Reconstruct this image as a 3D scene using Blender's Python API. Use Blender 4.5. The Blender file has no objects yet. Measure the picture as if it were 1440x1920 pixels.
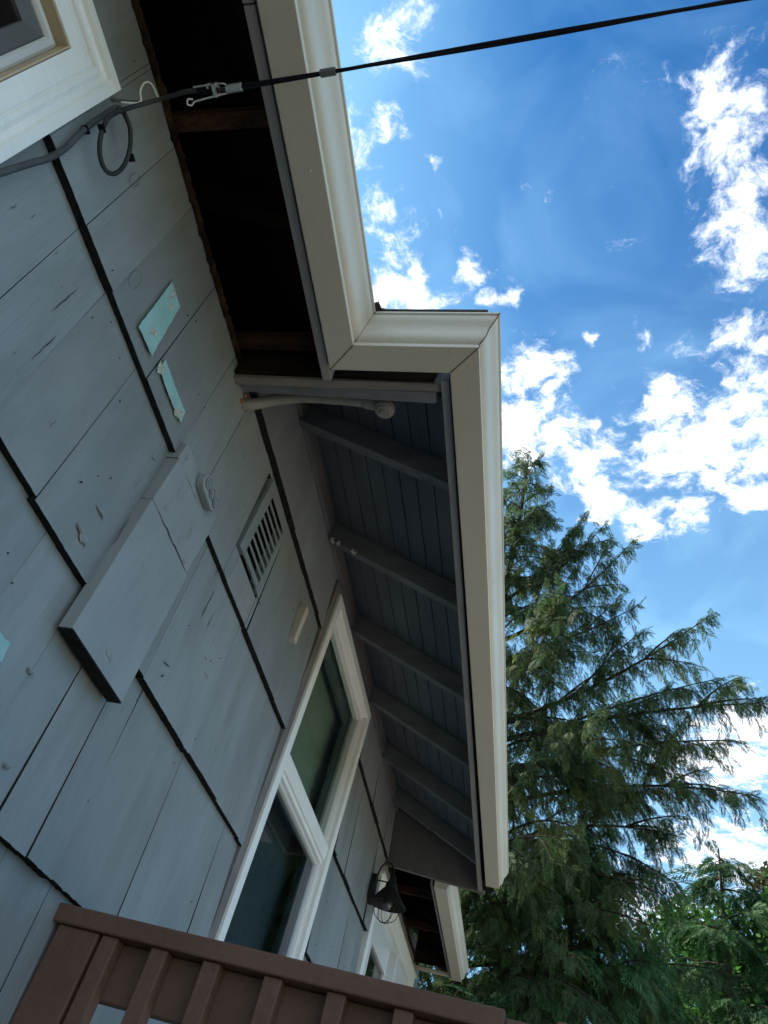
import bpy, bmesh, math, random
import numpy as np
from mathutils import Vector, Matrix
random.seed(7); rng = np.random.default_rng(11)
sc = bpy.context.scene
H = 1.5                                   # eye height: the geometry below is written relative to the eye level

# ------------------------------------------------------------------ camera
yaw, pitch, roll, F = -0.35500623, 0.76233579, 0.32759459, 1394.687
fw = Vector((math.sin(yaw)*math.cos(pitch), math.cos(yaw)*math.cos(pitch), math.sin(pitch)))
rt = fw.cross(Vector((0, 0, 1))).normalized(); up = rt.cross(fw)
r2 = rt*math.cos(roll)+up*math.sin(roll); u2 = -rt*math.sin(roll)+up*math.cos(roll)
cd = bpy.data.cameras.new('camera'); cam = bpy.data.objects.new('camera', cd); sc.collection.objects.link(cam)
M = Matrix((r2, u2, -fw)).transposed().to_4x4(); M.translation = Vector((1, 0, H)); cam.matrix_world = M
cd.sensor_fit = 'VERTICAL'; cd.sensor_height = 24; cd.lens = F/1920*24; cd.clip_end = 3000; cd.clip_start = .02
sc.camera = cam

# ------------------------------------------------------------------ light
SUN = Vector((-0.61, 0.18, 0.77)).normalized()
EXPOSURE = 1.6
sc.view_settings.view_transform = 'Standard'; sc.view_settings.look = 'None'
sc.view_settings.exposure = EXPOSURE; sc.view_settings.gamma = 1
sl = bpy.data.lights.new('sun', 'SUN'); sl.energy = 5.0; sl.angle = math.radians(.5); sl.color = (1, .95, .86)
so = bpy.data.objects.new('sun', sl); sc.collection.objects.link(so)
so.rotation_euler = SUN.to_track_quat('Z', 'Y').to_euler()

w = bpy.data.worlds.new("World"); sc.world = w; w.use_nodes = True
nt = w.node_tree; nt.nodes.clear()
def N(t, **k):
    n = nt.nodes.new(t)
    for a, b in k.items(): setattr(n, a, b)
    return n
def Lk(a, b): nt.links.new(a, b)
def mth(op, a, b=None, clamp=False):
    n = N('ShaderNodeMath', operation=op, use_clamp=clamp)
    for i, v in enumerate((a, b)):
        if v is None: continue
        if isinstance(v, (int, float)): n.inputs[i].default_value = v
        else: Lk(v, n.inputs[i])
    return n.outputs[0]
sky = N('ShaderNodeTexSky', sky_type='NISHITA'); sky.sun_disc = False
sky.sun_elevation = math.asin(SUN.z); sky.sun_rotation = math.atan2(SUN.x, SUN.y)
sky.air_density = 1.1; sky.dust_density = .6; sky.ozone_density = 2.5
hs = N('ShaderNodeHueSaturation'); hs.inputs['Saturation'].default_value = 1.25; hs.inputs['Value'].default_value = .56
Lk(sky.outputs[0], hs.inputs['Color'])
tint = N('ShaderNodeVectorMath', operation='MULTIPLY'); Lk(hs.outputs[0], tint.inputs[0]); tint.inputs[1].default_value = (.31, .97, 1.30)
tc = N('ShaderNodeTexCoord'); sp = N('ShaderNodeSeparateXYZ'); Lk(tc.outputs['Generated'], sp.inputs[0])
zc = mth('MAXIMUM', sp.outputs[2], .04)
cb = N('ShaderNodeCombineXYZ'); Lk(mth('DIVIDE', sp.outputs[0], zc), cb.inputs[0]); Lk(mth('DIVIDE', sp.outputs[1], zc), cb.inputs[1])
P0 = cb.outputs[0]
wn = N('ShaderNodeTexNoise'); wn.inputs['Scale'].default_value = 9; wn.inputs['Detail'].default_value = 5; Lk(P0, wn.inputs['Vector'])
vs = N('ShaderNodeVectorMath', operation='SUBTRACT'); Lk(wn.outputs['Color'], vs.inputs[0]); vs.inputs[1].default_value = (.5, .5, .5)
vm = N('ShaderNodeVectorMath', operation='SCALE'); Lk(vs.outputs[0], vm.inputs[0]); vm.inputs['Scale'].default_value = .085
va = N('ShaderNodeVectorMath', operation='ADD'); Lk(P0, va.inputs[0]); Lk(vm.outputs[0], va.inputs[1])
# cumulus: centre direction (x, y, z), radius on the cloud plane, weight
CL = [(-.239,.171,.956,.055,1),(-.238,.201,.95,.045,.9),(-.297,.262,.918,.05,.8),(-.27,.268,.925,.05,.75),(-.28,.357,.891,.05,.7),
 (-.248,.364,.898,.06,.8),(-.236,.452,.86,.085,1.1),(-.205,.458,.865,.06,.95),(-.159,.435,.886,.045,.95),(-.199,.324,.925,.025,.8),
 (-.138,.469,.872,.03,.7),(-.111,.465,.878,.03,.7),
 (.111,.271,.956,.065,1.05),(.133,.306,.943,.06,1),(.096,.321,.942,.045,.75),(.135,.336,.932,.05,.8),(.16,.377,.912,.085,.95),(.175,.41,.90,.08,.9),
 (.137,.415,.899,.045,.8),(.171,.492,.853,.06,.9),(.193,.532,.824,.08,.95),(.166,.546,.821,.05,.85),
 (-.083,.547,.833,.09,1),(-.041,.559,.828,.06,.85),(-.085,.603,.793,.14,1.15),(-.029,.619,.785,.10,1.05),(.006,.64,.769,.10,1.1),
 (.029,.67,.742,.09,1.1),(.077,.69,.719,.07,1.05),(.132,.673,.727,.075,1.05),(.05,.642,.765,.04,.8),(.092,.553,.828,.055,.95),
 (.079,.581,.81,.07,.95),(.037,.617,.786,.055,.9),(.102,.622,.777,.11,1.1),(.155,.6,.785,.12,1.15),(.192,.614,.765,.12,1.1),
 (.153,.641,.752,.07,1),(.207,.646,.735,.08,1),(.127,.572,.811,.08,.95),(.181,.57,.801,.07,.9),
 (.21,.829,.519,.22,1.05),(.182,.842,.508,.16,.9),(.199,.85,.488,.2,1.05),(.226,.837,.499,.2,1.0),(.149,.859,.49,.18,.9),
 (-.007,.511,.859,.02,.85),(.002,.236,.972,.05,.35),(-.009,.25,.968,.05,.35),(.108,.509,.854,.05,.5),(.161,.286,.945,.05,.8),
 (-.09,.36,.93,.03,.5),(.03,.40,.915,.03,.45),(-.03,.55,.83,.03,.6),(.06,.50,.86,.035,.6),(.12,.56,.82,.03,.7),(.10,.22,.97,.03,.5),(-.15,.40,.90,.035,.55),(.01,.60,.80,.03,.8),(.15,.36,.92,.04,.7),
 (.195,.893,.406,.35,1.0),(-.25,.6,.76,.20,1.0),(.1,.95,.35,.5,.9)]
acc = None
for x, y, z, r, wt in CL:
    d = N('ShaderNodeVectorMath', operation='DISTANCE'); Lk(va.outputs[0], d.inputs[0]); d.inputs[1].default_value = (x/z, y/z, 0)
    m = N('ShaderNodeMapRange', interpolation_type='SMOOTHSTEP'); Lk(d.outputs['Value'], m.inputs[0])
    m.inputs[1].default_value = 0; m.inputs[2].default_value = r*(1.32 if (y > .5 and z > .7) else 1.45); m.inputs[3].default_value = wt; m.inputs[4].default_value = 0
    acc = m.outputs[0] if acc is None else mth('MAXIMUM', acc, m.outputs[0])
# away from the named clouds (behind, right): scattered cover from noise alone
bn = N('ShaderNodeTexNoise'); bn.inputs['Scale'].default_value = 1.3; bn.inputs['Detail'].default_value = 2; Lk(P0, bn.inputs['Vector'])
far = mth('DIVIDE', mth('SUBTRACT', .12, sp.outputs[1]), .5, True)
acc = mth('MAXIMUM', acc, mth('MULTIPLY', mth('MULTIPLY', bn.outputs[0], 1.5), far))
fn = N('ShaderNodeTexNoise'); fn.inputs['Scale'].default_value = 21; fn.inputs['Detail'].default_value = 8; fn.inputs['Roughness'].default_value = .68; Lk(va.outputs[0], fn.inputs['Vector'])
dn = mth('ADD', mth('MULTIPLY', acc, .76), mth('MULTIPLY', mth('SUBTRACT', fn.outputs[0], .5), 2.1))
mr = N('ShaderNodeMapRange', interpolation_type='SMOOTHSTEP'); Lk(dn, mr.inputs[0]); mr.inputs[1].default_value = .30; mr.inputs[2].default_value = .92
# thin veil
vn = N('ShaderNodeTexNoise'); vn.inputs['Scale'].default_value = 4.5; vn.inputs['Detail'].default_value = 5; vn.inputs['Distortion'].default_value = .6; Lk(P0, vn.inputs['Vector'])
vr = N('ShaderNodeMapRange'); Lk(vn.outputs[0], vr.inputs[0]); vr.inputs[1].default_value = .44; vr.inputs[2].default_value = .78; vr.inputs[3].default_value = .0; vr.inputs[4].default_value = .27
# brightening towards the sun
dt = N('ShaderNodeVectorMath', operation='DOT_PRODUCT'); Lk(tc.outputs['Generated'], dt.inputs[0]); dt.inputs[1].default_value = SUN
gl = N('ShaderNodeMapRange', interpolation_type='SMOOTHSTEP'); Lk(dt.outputs['Value'], gl.inputs[0]); gl.inputs[1].default_value = .80; gl.inputs[2].default_value = 1.0; gl.inputs[3].default_value = 0; gl.inputs[4].default_value = .40
veil = mth('ADD', mth('ADD', vr.outputs[0], gl.outputs[0]), mth('MULTIPLY', mth('SUBTRACT', 1.0, sp.outputs[2], True), 1.15), True)
veil = mth('MINIMUM', veil, .62)
mx1 = N('ShaderNodeMix', data_type='RGBA'); Lk(veil, mx1.inputs[0]); Lk(tint.outputs[0], mx1.inputs[6]); mx1.inputs[7].default_value = (2.4, 4.5, 6.3, 1)
cs = N('ShaderNodeMapRange'); Lk(dn, cs.inputs[0]); cs.inputs[1].default_value = .4; cs.inputs[2].default_value = .9
cc = N('ShaderNodeMix', data_type='RGBA'); Lk(cs.outputs[0], cc.inputs[0]); cc.inputs[6].default_value = (5.0, 5.6, 6.5, 1); cc.inputs[7].default_value = (8.3, 8.3, 8.3, 1)
mx = N('ShaderNodeMix', data_type='RGBA'); Lk(mr.outputs[0], mx.inputs[0]); Lk(mx1.outputs[2], mx.inputs[6]); Lk(cc.outputs[2], mx.inputs[7])
bg = N('ShaderNodeBackground'); bg.inputs['Strength'].default_value = .075; Lk(mx.outputs[2], bg.inputs[0])
ow = N('ShaderNodeOutputWorld'); Lk(bg.outputs[0], ow.inputs[0])

# ------------------------------------------------------------------ materials
def mat(name, col, rough=.6, var=.12, vscale=(6, 6, 6), fine=None, bump=.0, bscale=60, spec=.5, metal=0, stain=None, specks=None, transl=0):
    """painted / raw surface: base colour with broad variation, fine grain, optional stain patches and small dark specks"""
    m = bpy.data.materials.new(name); m.use_nodes = True; t = m.node_tree; n = t.nodes; l = t.links
    b = n['Principled BSDF']; b.inputs['Roughness'].default_value = rough; b.inputs['Metallic'].default_value = metal
    b.inputs['Specular IOR Level'].default_value = spec
    tc = n.new('ShaderNodeTexCoord'); mp = n.new('ShaderNodeMapping'); l.new(tc.outputs['Object'], mp.inputs[0]); mp.inputs['Scale'].default_value = vscale
    ns = n.new('ShaderNodeTexNoise'); ns.inputs['Scale'].default_value = 1; ns.inputs['Detail'].default_value = 6; ns.inputs['Roughness'].default_value = .6; l.new(mp.outputs[0], ns.inputs[0])
    def mulcol(cur, fac_sock, lo, hi):
        r = n.new('ShaderNodeMapRange'); l.new(fac_sock, r.inputs[0]); r.inputs[1].default_value = .3; r.inputs[2].default_value = .7; r.inputs[3].default_value = lo; r.inputs[4].default_value = hi
        v = n.new('ShaderNodeVectorMath'); v.operation = 'SCALE'; v.inputs['Scale'].default_value = 1
        if cur is None: v.inputs[0].default_value = col[:3]
        else: l.new(cur, v.inputs[0])
        l.new(r.outputs[0], v.inputs['Scale']); return v.outputs[0]
    cur = mulcol(None, ns.outputs[0], 1-var, 1+var)
    if fine:
        mp2 = n.new('ShaderNodeMapping'); l.new(tc.outputs['Object'], mp2.inputs[0]); mp2.inputs['Scale'].default_value = fine[0]
        n2 = n.new('ShaderNodeTexNoise'); n2.inputs['Scale'].default_value = 1; n2.inputs['Detail'].default_value = 5; n2.inputs['Roughness'].default_value = .7; l.new(mp2.outputs[0], n2.inputs[0])
        cur = mulcol(cur, n2.outputs[0], 1-fine[1], 1+fine[1])
    if stain:       # (colour, scale, threshold lo, hi, amount)
        mp3 = n.new('ShaderNodeMapping'); l.new(tc.outputs['Object'], mp3.inputs[0]); mp3.inputs['Scale'].default_value = stain[1]
        n3 = n.new('ShaderNodeTexNoise'); n3.inputs['Scale'].default_value = 1; n3.inputs['Detail'].default_value = 7; n3.inputs['Roughness'].default_value = .65; l.new(mp3.outputs[0], n3.inputs[0])
        r = n.new('ShaderNodeMapRange'); l.new(n3.outputs[0], r.inputs[0]); r.inputs[1].default_value = stain[2]; r.inputs[2].default_value = stain[3]; r.inputs[4].default_value = stain[4]
        mxx = n.new('ShaderNodeMix'); mxx.data_type = 'RGBA'; l.new(r.outputs[0], mxx.inputs[0]); l.new(cur, mxx.inputs[6]); mxx.inputs[7].default_value = (*stain[0], 1); cur = mxx.outputs[2]
    if specks:      # (scale, size, amount)
        mp4 = n.new('ShaderNodeMapping'); l.new(tc.outputs['Object'], mp4.inputs[0]); mp4.inputs['Scale'].default_value = specks[0]
        n4 = n.new('ShaderNodeTexNoise'); n4.inputs['Scale'].default_value = 1; n4.inputs['Detail'].default_value = 3; n4.inputs['Roughness'].default_value = .5; l.new(mp4.outputs[0], n4.inputs[0])
        r = n.new('ShaderNodeMapRange'); l.new(n4.outputs[0], r.inputs[0]); r.inputs[1].default_value = specks[1]; r.inputs[2].default_value = specks[1]+.05; r.inputs[4].default_value = specks[2]
        mxx = n.new('ShaderNodeMix'); mxx.data_type = 'RGBA'; l.new(r.outputs[0], mxx.inputs[0]); l.new(cur, mxx.inputs[6]); mxx.inputs[7].default_value = (.02, .022, .022, 1); cur = mxx.outputs[2]
    l.new(cur, b.inputs['Base Color'])
    if bump:
        n5 = n.new('ShaderNodeTexNoise'); n5.inputs['Scale'].default_value = 1; n5.inputs['Detail'].default_value = 6
        mp5 = n.new('ShaderNodeMapping'); l.new(tc.outputs['Object'], mp5.inputs[0])
        mp5.inputs['Scale'].default_value = bscale if isinstance(bscale, tuple) else (bscale,)*3
        l.new(mp5.outputs[0], n5.inputs[0])
        bp = n.new('ShaderNodeBump'); bp.inputs['Strength'].default_value = bump; bp.inputs['Distance'].default_value = .004
        l.new(n5.outputs[0], bp.inputs['Height']); l.new(bp.outputs[0], b.inputs['Normal'])
    if transl:
        tr = n.new('ShaderNodeBsdfTranslucent'); l.new(cur, tr.inputs[0]); ms = n.new('ShaderNodeMixShader'); ms.inputs[0].default_value = transl
        l.new(b.outputs[0], ms.inputs[1]); l.new(tr.outputs[0], ms.inputs[2]); l.new(ms.outputs[0], n['Material Output'].inputs[0])
    return m

def wallmat(name, c, seed):
    return mat(name, c, .60, .17, (2.2+seed*.3, 3.4, 1.3+seed*.2), fine=((60, 90, 3.5), .06), bump=.35, bscale=(80, 160, 6),
         stain=((.17, .175, .17), (3.5, 9-seed, 2.0), .47, .74, .75), specks=((120+seed*9, 170, 34), .74, .5), spec=.35)
MW = wallmat('wall_paint', (.228, .252, .264), 0); MW2 = wallmat('wall_paint_worn', (.200, .219, .228), 1); MW3 = wallmat('wall_paint_grey', (.228, .243, .250), 2)
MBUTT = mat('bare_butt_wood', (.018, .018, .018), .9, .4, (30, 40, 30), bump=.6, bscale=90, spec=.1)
MHAIR = mat('paint_crack', (.05, .056, .06), .8, .3, (30, 30, 30), spec=.1)
MBACK = mat('dark_sheathing', (.02, .02, .02), .9, .3, (9, 9, 9), spec=.1)
MPATCH = mat('patch_paint', (.242, .264, .276), .55, .08, (4, 6, 3), fine=((50, 70, 5), .06), bump=.3, bscale=(60, 120, 8), specks=((90, 110, 60), .74, .7), spec=.35)
MTEAL = mat('old_teal_paint', (.27, .47, .47), .6, .10, (20, 20, 20), bump=.2, bscale=80)
MPLAS = mat('torn_filler', (.42, .42, .38), .8, .4, (60, 60, 60), fine=((160, 160, 160), .5), bump=1, bscale=140)
MCAV = mat('old_shaded_timber', (.018, .012, .0085), .95, .4, (5, 9, 9), fine=((4, 60, 60), .4), bump=.5, bscale=40, spec=.05)  # old brown timber, with the cavity's shade put into its near-black colour
MRUST = mat('torn_brown_wood', (.034, .019, .011), .9, .5, (12, 16, 40), fine=((80, 30, 90), .5), bump=.9, bscale=70, spec=.1, stain=((.012, .008, .006), (14, 14, 14), .45, .6, .9))
MLOOK = mat('rusty_brown_lookout', (.042, .022, .014), .9, .4, (12, 16, 40), fine=((30, 80, 90), .5), bump=.6, bscale=70, spec=.1)
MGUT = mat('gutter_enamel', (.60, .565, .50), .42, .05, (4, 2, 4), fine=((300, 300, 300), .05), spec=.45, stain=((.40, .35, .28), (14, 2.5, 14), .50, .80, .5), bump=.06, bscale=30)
MGBOT = mat('gutter_enamel_shaded', (.48, .45, .38), .6, .05, (5, 2, 5), fine=((420, 420, 420), .12), spec=.3, specks=((120, 120, 120), .74, .4))  # darker copy of the gutter enamel: underside shade put into the colour
MSEAM = mat('seam_sealant', (.13, .09, .06), .7, .3, (60, 60, 60))
MEND = mat('aged_end_board_paint', (.17, .15, .13), .65, .15, (9, 9, 9), fine=((9, 60, 60), .15), bump=.3, bscale=(9, 60, 60), stain=((.28, .16, .07), (22, 40, 30), .60, .70, .8))
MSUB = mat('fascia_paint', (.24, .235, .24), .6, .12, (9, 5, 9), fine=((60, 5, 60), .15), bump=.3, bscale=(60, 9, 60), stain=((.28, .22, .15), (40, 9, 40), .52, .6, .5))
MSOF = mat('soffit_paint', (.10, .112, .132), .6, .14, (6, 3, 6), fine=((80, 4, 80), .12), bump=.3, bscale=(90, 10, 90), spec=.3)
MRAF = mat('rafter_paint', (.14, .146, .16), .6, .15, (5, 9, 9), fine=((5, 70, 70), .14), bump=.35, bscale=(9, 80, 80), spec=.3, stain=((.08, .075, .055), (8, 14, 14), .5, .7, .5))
MFRI = mat('blocking_paint', (.13, .125, .13), .65, .16, (8, 5, 8), fine=((60, 6, 60), .12), bump=.3, bscale=50, stain=((.10, .085, .07), (5, 5, 5), .4, .7, .7))
MTRIM = mat('white_trim_paint', (.80, .80, .78), .45, .05, (5, 5, 5), fine=((90, 9, 90), .04), bump=.12, bscale=40, stain=((.60, .50, .38), (9, 9, 7), .55, .85, .35))
MWARM = mat('trim_reveal_shade', (.50, .40, .26), .5, .08, (8, 8, 8), bump=.1, bscale=40)  # beige trim colour with the shade of the window reveal put into it
MVIN = mat('vinyl_sash', (.62, .63, .63), .35, .03, (5, 5, 5), spec=.5)
MGREY = mat('grey_inner_sash', (.10, .10, .10), .5, .1, (9, 9, 9))
MBAND = mat('dusty_casing', (.15, .13, .125), .7, .2, (12, 12, 9), fine=((70, 70, 9), .2), bump=.3, bscale=60)
MVENT = mat('vent_paint', (.20, .225, .235), .5, .08, (9, 9, 9), bump=.1, bscale=40)
MCOND = mat('conduit_paint', (.21, .205, .18), .45, .1, (9, 9, 9), bump=.1, bscale=60, stain=((.16, .14, .11), (20, 20, 20), .55, .7, .6))
MMET = mat('zinc', (.55, .55, .53), .35, .15, (40, 40, 40), metal=.9)
MORG = mat('orange_sealant', (.25, .11, .045), .8, .3, (50, 50, 50), bump=.8, bscale=90)
MBLK = mat('black_cable', (.008, .009, .014), .85, .2, (30, 30, 30), spec=.1)
MGRC = mat('weathered_cable', (.055, .058, .062), .55, .25, (20, 20, 20))
MLOOP = mat('dark_cable', (.028, .028, .03), .55, .3, (20, 20, 20), spec=.3)
MTAPE = mat('grey_tape', (.09, .09, .095), .6, .2, (60, 60, 60))
MLAMP = mat('black_lamp_metal', (.010, .009, .009), .65, .3, (30, 30, 30), bump=.2, bscale=80, spec=.5)
MRAIL = mat('brown_deck_paint', (.125, .072, .053), .6, .15, (5, 12, 5), fine=((60, 40, 60), .12), bump=.3, bscale=(40, 60, 40), spec=.2, specks=((60, 60, 60), .73, .5), stain=((.125, .085, .072), (10, 30, 12), .55, .8, .45))
MBLOCK = mat('bare_block_wood', (.46, .42, .37), .7, .1, (20, 20, 6), bump=.2, bscale=60)
MROOF = mat('asphalt_shingle', (.06, .06, .062), .9, .3, (30, 30, 30), fine=((200, 200, 200), .4), bump=.5, bscale=120)
MGRASS = mat('grass_ground', (.085, .10, .045), .9, .35, (2, 2, 2), fine=((30, 30, 30), .4), bump=.5, bscale=20, stain=((.22, .17, .11), (.6, .6, .6), .5, .62, .6))
MPATH = mat('bounce_concrete', (.20, .185, .155), .85, .12, (2, 2, 2), fine=((60, 60, 60), .15), bump=.2, bscale=40)
MDECK = mat('deck_boards', (.46, .41, .34), .7, .15, (3, 9, 3), fine=((50, 50, 50), .1))
MBARK = mat('bark', (.04, .03, .025), .9, .3, (20, 20, 6), fine=((60, 60, 10), .3), bump=.8, bscale=40, spec=.1)
def leafmat(name, c1, c2, c3, tr=.3):
    m = bpy.data.materials.new(name); m.use_nodes = True; t = m.node_tree; n = t.nodes; l = t.links; b = n['Principled BSDF']
    b.inputs['Roughness'].default_value = .7; b.inputs['Specular IOR Level'].default_value = .12
    g = n.new('ShaderNodeNewGeometry'); tc = n.new('ShaderNodeTexCoord')
    ns = n.new('ShaderNodeTexNoise'); ns.inputs['Scale'].default_value = 1.1; ns.inputs['Detail'].default_value = 4; l.new(tc.outputs['Object'], ns.inputs[0])
    cr = n.new('ShaderNodeValToRGB'); e = cr.color_ramp.elements; e[0].position = .3; e[0].color = (*c1, 1); e[1].position = .68; e[1].color = (*c3, 1); k = e.new(.52); k.color = (*c2, 1)
    l.new(ns.outputs[0], cr.inputs[0])
    r = n.new('ShaderNodeMapRange'); l.new(g.outputs['Random Per Island'], r.inputs[0]); r.inputs[3].default_value = .6; r.inputs[4].default_value = 1.4
    v = n.new('ShaderNodeVectorMath'); v.operation = 'SCALE'; l.new(cr.outputs[0], v.inputs[0]); l.new(r.outputs[0], v.inputs['Scale'])
    l.new(v.outputs[0], b.inputs['Base Color'])
    q = n.new('ShaderNodeBsdfTranslucent'); l.new(v.outputs[0], q.inputs[0]); ms = n.new('ShaderNodeMixShader'); ms.inputs[0].default_value = tr
    l.new(b.outputs[0], ms.inputs[1]); l.new(q.outputs[0], ms.inputs[2]); l.new(ms.outputs[0], n['Material Output'].inputs[0]); return m
MCED = leafmat('cypress_foliage', (.044, .080, .036), (.070, .115, .045), (.14, .165, .05), .42)  # yellow-green end of the ramp stands in for sunlit sprays
MCED2 = leafmat('hemlock_foliage', (.035, .095, .040), (.055, .135, .052), (.085, .165, .06), .35)
MCED3 = leafmat('dark_conifer_foliage', (.016, .048, .018), (.026, .070, .024), (.045, .095, .03), .3)
MBRD = leafmat('broad_leaves', (.022, .06, .014), (.035, .095, .018), (.07, .16, .028), .4)
MOLV = leafmat('olive_leaves', (.06, .06, .03), (.09, .08, .045), (.12, .10, .06), .3)
def glassmat(name, col, rough=.03):
    m = bpy.data.materials.new(name); m.use_nodes = True; t = m.node_tree; n = t.nodes; l = t.links; b = n['Principled BSDF']
    b.inputs['Roughness'].default_value = rough; b.inputs['Specular IOR Level'].default_value = .8
    tc = n.new('ShaderNodeTexCoord'); ns = n.new('ShaderNodeTexNoise'); ns.inputs['Scale'].default_value = 1.6; ns.inputs['Detail'].default_value = 2; l.new(tc.outputs['Object'], ns.inputs[0])
    r = n.new('ShaderNodeMapRange'); l.new(ns.outputs[0], r.inputs[0]); r.inputs[3].default_value = .6; r.inputs[4].default_value = 1.4
    v = n.new('ShaderNodeVectorMath'); v.operation = 'SCALE'; v.inputs[0].default_value = col; l.new(r.outputs[0], v.inputs['Scale']); l.new(v.outputs[0], b.inputs['Base Color'])
    bp = n.new('ShaderNodeBump'); bp.inputs['Strength'].default_value = .03; bp.inputs['Distance'].default_value = .02; l.new(ns.outputs[0], bp.inputs['Height']); l.new(bp.outputs[0], b.inputs['Normal'])
    return m
def clearglass(name, tint, ior=1.5):
    m = bpy.data.materials.new(name); m.use_nodes = True; n = m.node_tree.nodes; l = m.node_tree.links
    t = n.new('ShaderNodeBsdfTransparent'); t.inputs[0].default_value = (*tint, 1); g = n.new('ShaderNodeBsdfGlossy'); g.inputs['Roughness'].default_value = .01
    lw = n.new('ShaderNodeLayerWeight'); lw.inputs[0].default_value = .5; p = n.new('ShaderNodeMath'); p.operation = 'POWER'; l.new(lw.outputs['Facing'], p.inputs[0]); p.inputs[1].default_value = 4.5; f = n.new('ShaderNodeMapRange'); l.new(p.outputs[0], f.inputs[0]); f.inputs[3].default_value = .03; f.inputs[4].default_value = .8; x = n.new('ShaderNodeMixShader'); l.new(f.outputs[0], x.inputs[0]); l.new(t.outputs[0], x.inputs[1]); l.new(g.outputs[0], x.inputs[2])
    l.new(x.outputs[0], n['Material Output'].inputs[0]); return m
GC_UP = clearglass('clear_green_glass', (.90, .95, .92)); GC_LO = clearglass('screened_clear_glass', (.60, .64, .70))
MBACKDROP = mat('green_backdrop', (.24, .31, .26), .8, .2, (1.5, 1.5, 1.5), fine=((3, 3, 40), .12)); MISASH = mat('inner_window_frame', (.10, .13, .12), .6, .1, (6, 6, 6))
GL_UP = glassmat('green_tinted_glass', (.040, .070, .056)); GL_LO = glassmat('screened_glass', (.018, .024, .032), .10); GL_1 = glassmat('dark_glass', (.012, .010, .009), .06)

# ------------------------------------------------------------------ helpers
class MB:
    def __init__(s): s.v = []; s.f = []; s.m = []
    def add(s, vs, fs, mi=0):
        o = len(s.v); s.v += [tuple(p) for p in vs]; s.f += [tuple(i+o for i in f) for f in fs]; s.m += [mi]*len(fs) if isinstance(mi, int) else mi; return s
    def box(s, x0, x1, y0, y1, z0, z1, mi=0):
        return s.add([(x, y, z) for x in (x0, x1) for y in (y0, y1) for z in (z0, z1)],
                     [(0, 1, 3, 2), (4, 6, 7, 5), (0, 4, 5, 1), (2, 3, 7, 6), (0, 2, 6, 4), (1, 5, 7, 3)], mi)
    def prism(s, poly, axis, a, b, mi=0):
        n = len(poly)
        def P(p, t):
            return {'x': (t, p[0], p[1]), 'y': (p[0], t, p[1]), 'z': (p[0], p[1], t)}[axis]
        return s.add([P(p, a) for p in poly]+[P(p, b) for p in poly], [tuple(range(n))[::-1], tuple(range(n, 2*n))]+[(i, (i+1) % n, n+(i+1) % n, n+i) for i in range(n)], mi)
    def tube(s, pts, rad, n=10, mi=0, cap=True):
        pts = [Vector(p) for p in pts]; k = len(pts); rads = rad if isinstance(rad, (list, tuple)) else [rad]*k
        vs = []; prev = None
        for i, p in enumerate(pts):
            t = (pts[min(i+1, k-1)]-pts[max(i-1, 0)]).normalized()
            if prev is None: a = t.orthogonal().normalized()
            else: a = (prev-t*prev.dot(t)).normalized()
            prev = a; b = t.cross(a)
            for j in range(n):
                an = 2*math.pi*j/n; vs.append(p+(a*math.cos(an)+b*math.sin(an))*rads[i])
        fs = [(i*n+j, i*n+(j+1) % n, (i+1)*n+(j+1) % n, (i+1)*n+j) for i in range(k-1) for j in range(n)]
        if cap: fs += [tuple(range(n))[::-1], tuple(range((k-1)*n, k*n))]
        return s.add(vs, fs, mi)
    def lathe(s, prof, c, n=28, mi=0, axis='z'):
        vs = []
        for r, h in prof:
            for j in range(n):
                a = 2*math.pi*j/n; p = (r*math.cos(a), r*math.sin(a), h)
                if axis == 'x': p = (p[2], p[0], p[1])
                vs.append((c[0]+p[0], c[1]+p[1], c[2]+p[2]))
        k = len(prof)
        return s.add(vs, [(i*n+j, i*n+(j+1) % n, (i+1)*n+(j+1) % n, (i+1)*n+j) for i in range(k-1) for j in range(n)], mi)
    def build(s, name, mats, parent=None, smooth=False, bevel=0, label=None):
        mats = mats if isinstance(mats, (list, tuple)) else [mats]
        me = bpy.data.meshes.new(name); org = Vector((0, 0, 0)); q = parent
        while q is not None: org += q.location; q = q.parent
        if parent is None: org = Vector((0, 0, 0))
        vs = [(x-org.x, y-org.y, z+H-org.z) for x, y, z in s.v]
        me.from_pydata(vs, [], s.f)
        for m in mats: me.materials.append(m)
        me.polygons.foreach_set('material_index', s.m)
        bm = bmesh.new(); bm.from_mesh(me); bmesh.ops.recalc_face_normals(bm, faces=bm.faces); bm.to_mesh(me); bm.free()
        if smooth: me.polygons.foreach_set('use_smooth', [True]*len(me.polygons))
        o = bpy.data.objects.new(name, me); sc.collection.objects.link(o); o.parent = parent
        if bevel:
            b = o.modifiers.new('bevel', 'BEVEL'); b.width = bevel; b.segments = 2; b.limit_method = 'ANGLE'; b.angle_limit = math.radians(40)
        if smooth: me.set_sharp_from_angle(angle=math.radians(50))
        if label: o['label'] = label
        return o
def thing(name, loc, label, cat, group=None):
    o = bpy.data.objects.new(name, None); sc.collection.objects.link(o); o.location = (loc[0], loc[1], loc[2]+H); o.empty_display_size = .1
    o['label'] = label; o['category'] = cat
    if group: o['group'] = group
    return o
def struct(o): o['kind'] = 'structure'; return o
def spline(pts, k=8):
    pts = [Vector(p) for p in pts]; out = []
    for i in range(len(pts)-1):
        a, b, c, d = pts[max(i-1, 0)], pts[i], pts[i+1], pts[min(i+2, len(pts)-1)]
        for j in range(k):
            t = j/k; out.append(.5*((2*b)+(c-a)*t+(2*a-5*b+4*c-d)*t*t+(3*b-a-3*c+d)*t**3))
    out.append(pts[-1]); return out

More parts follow.
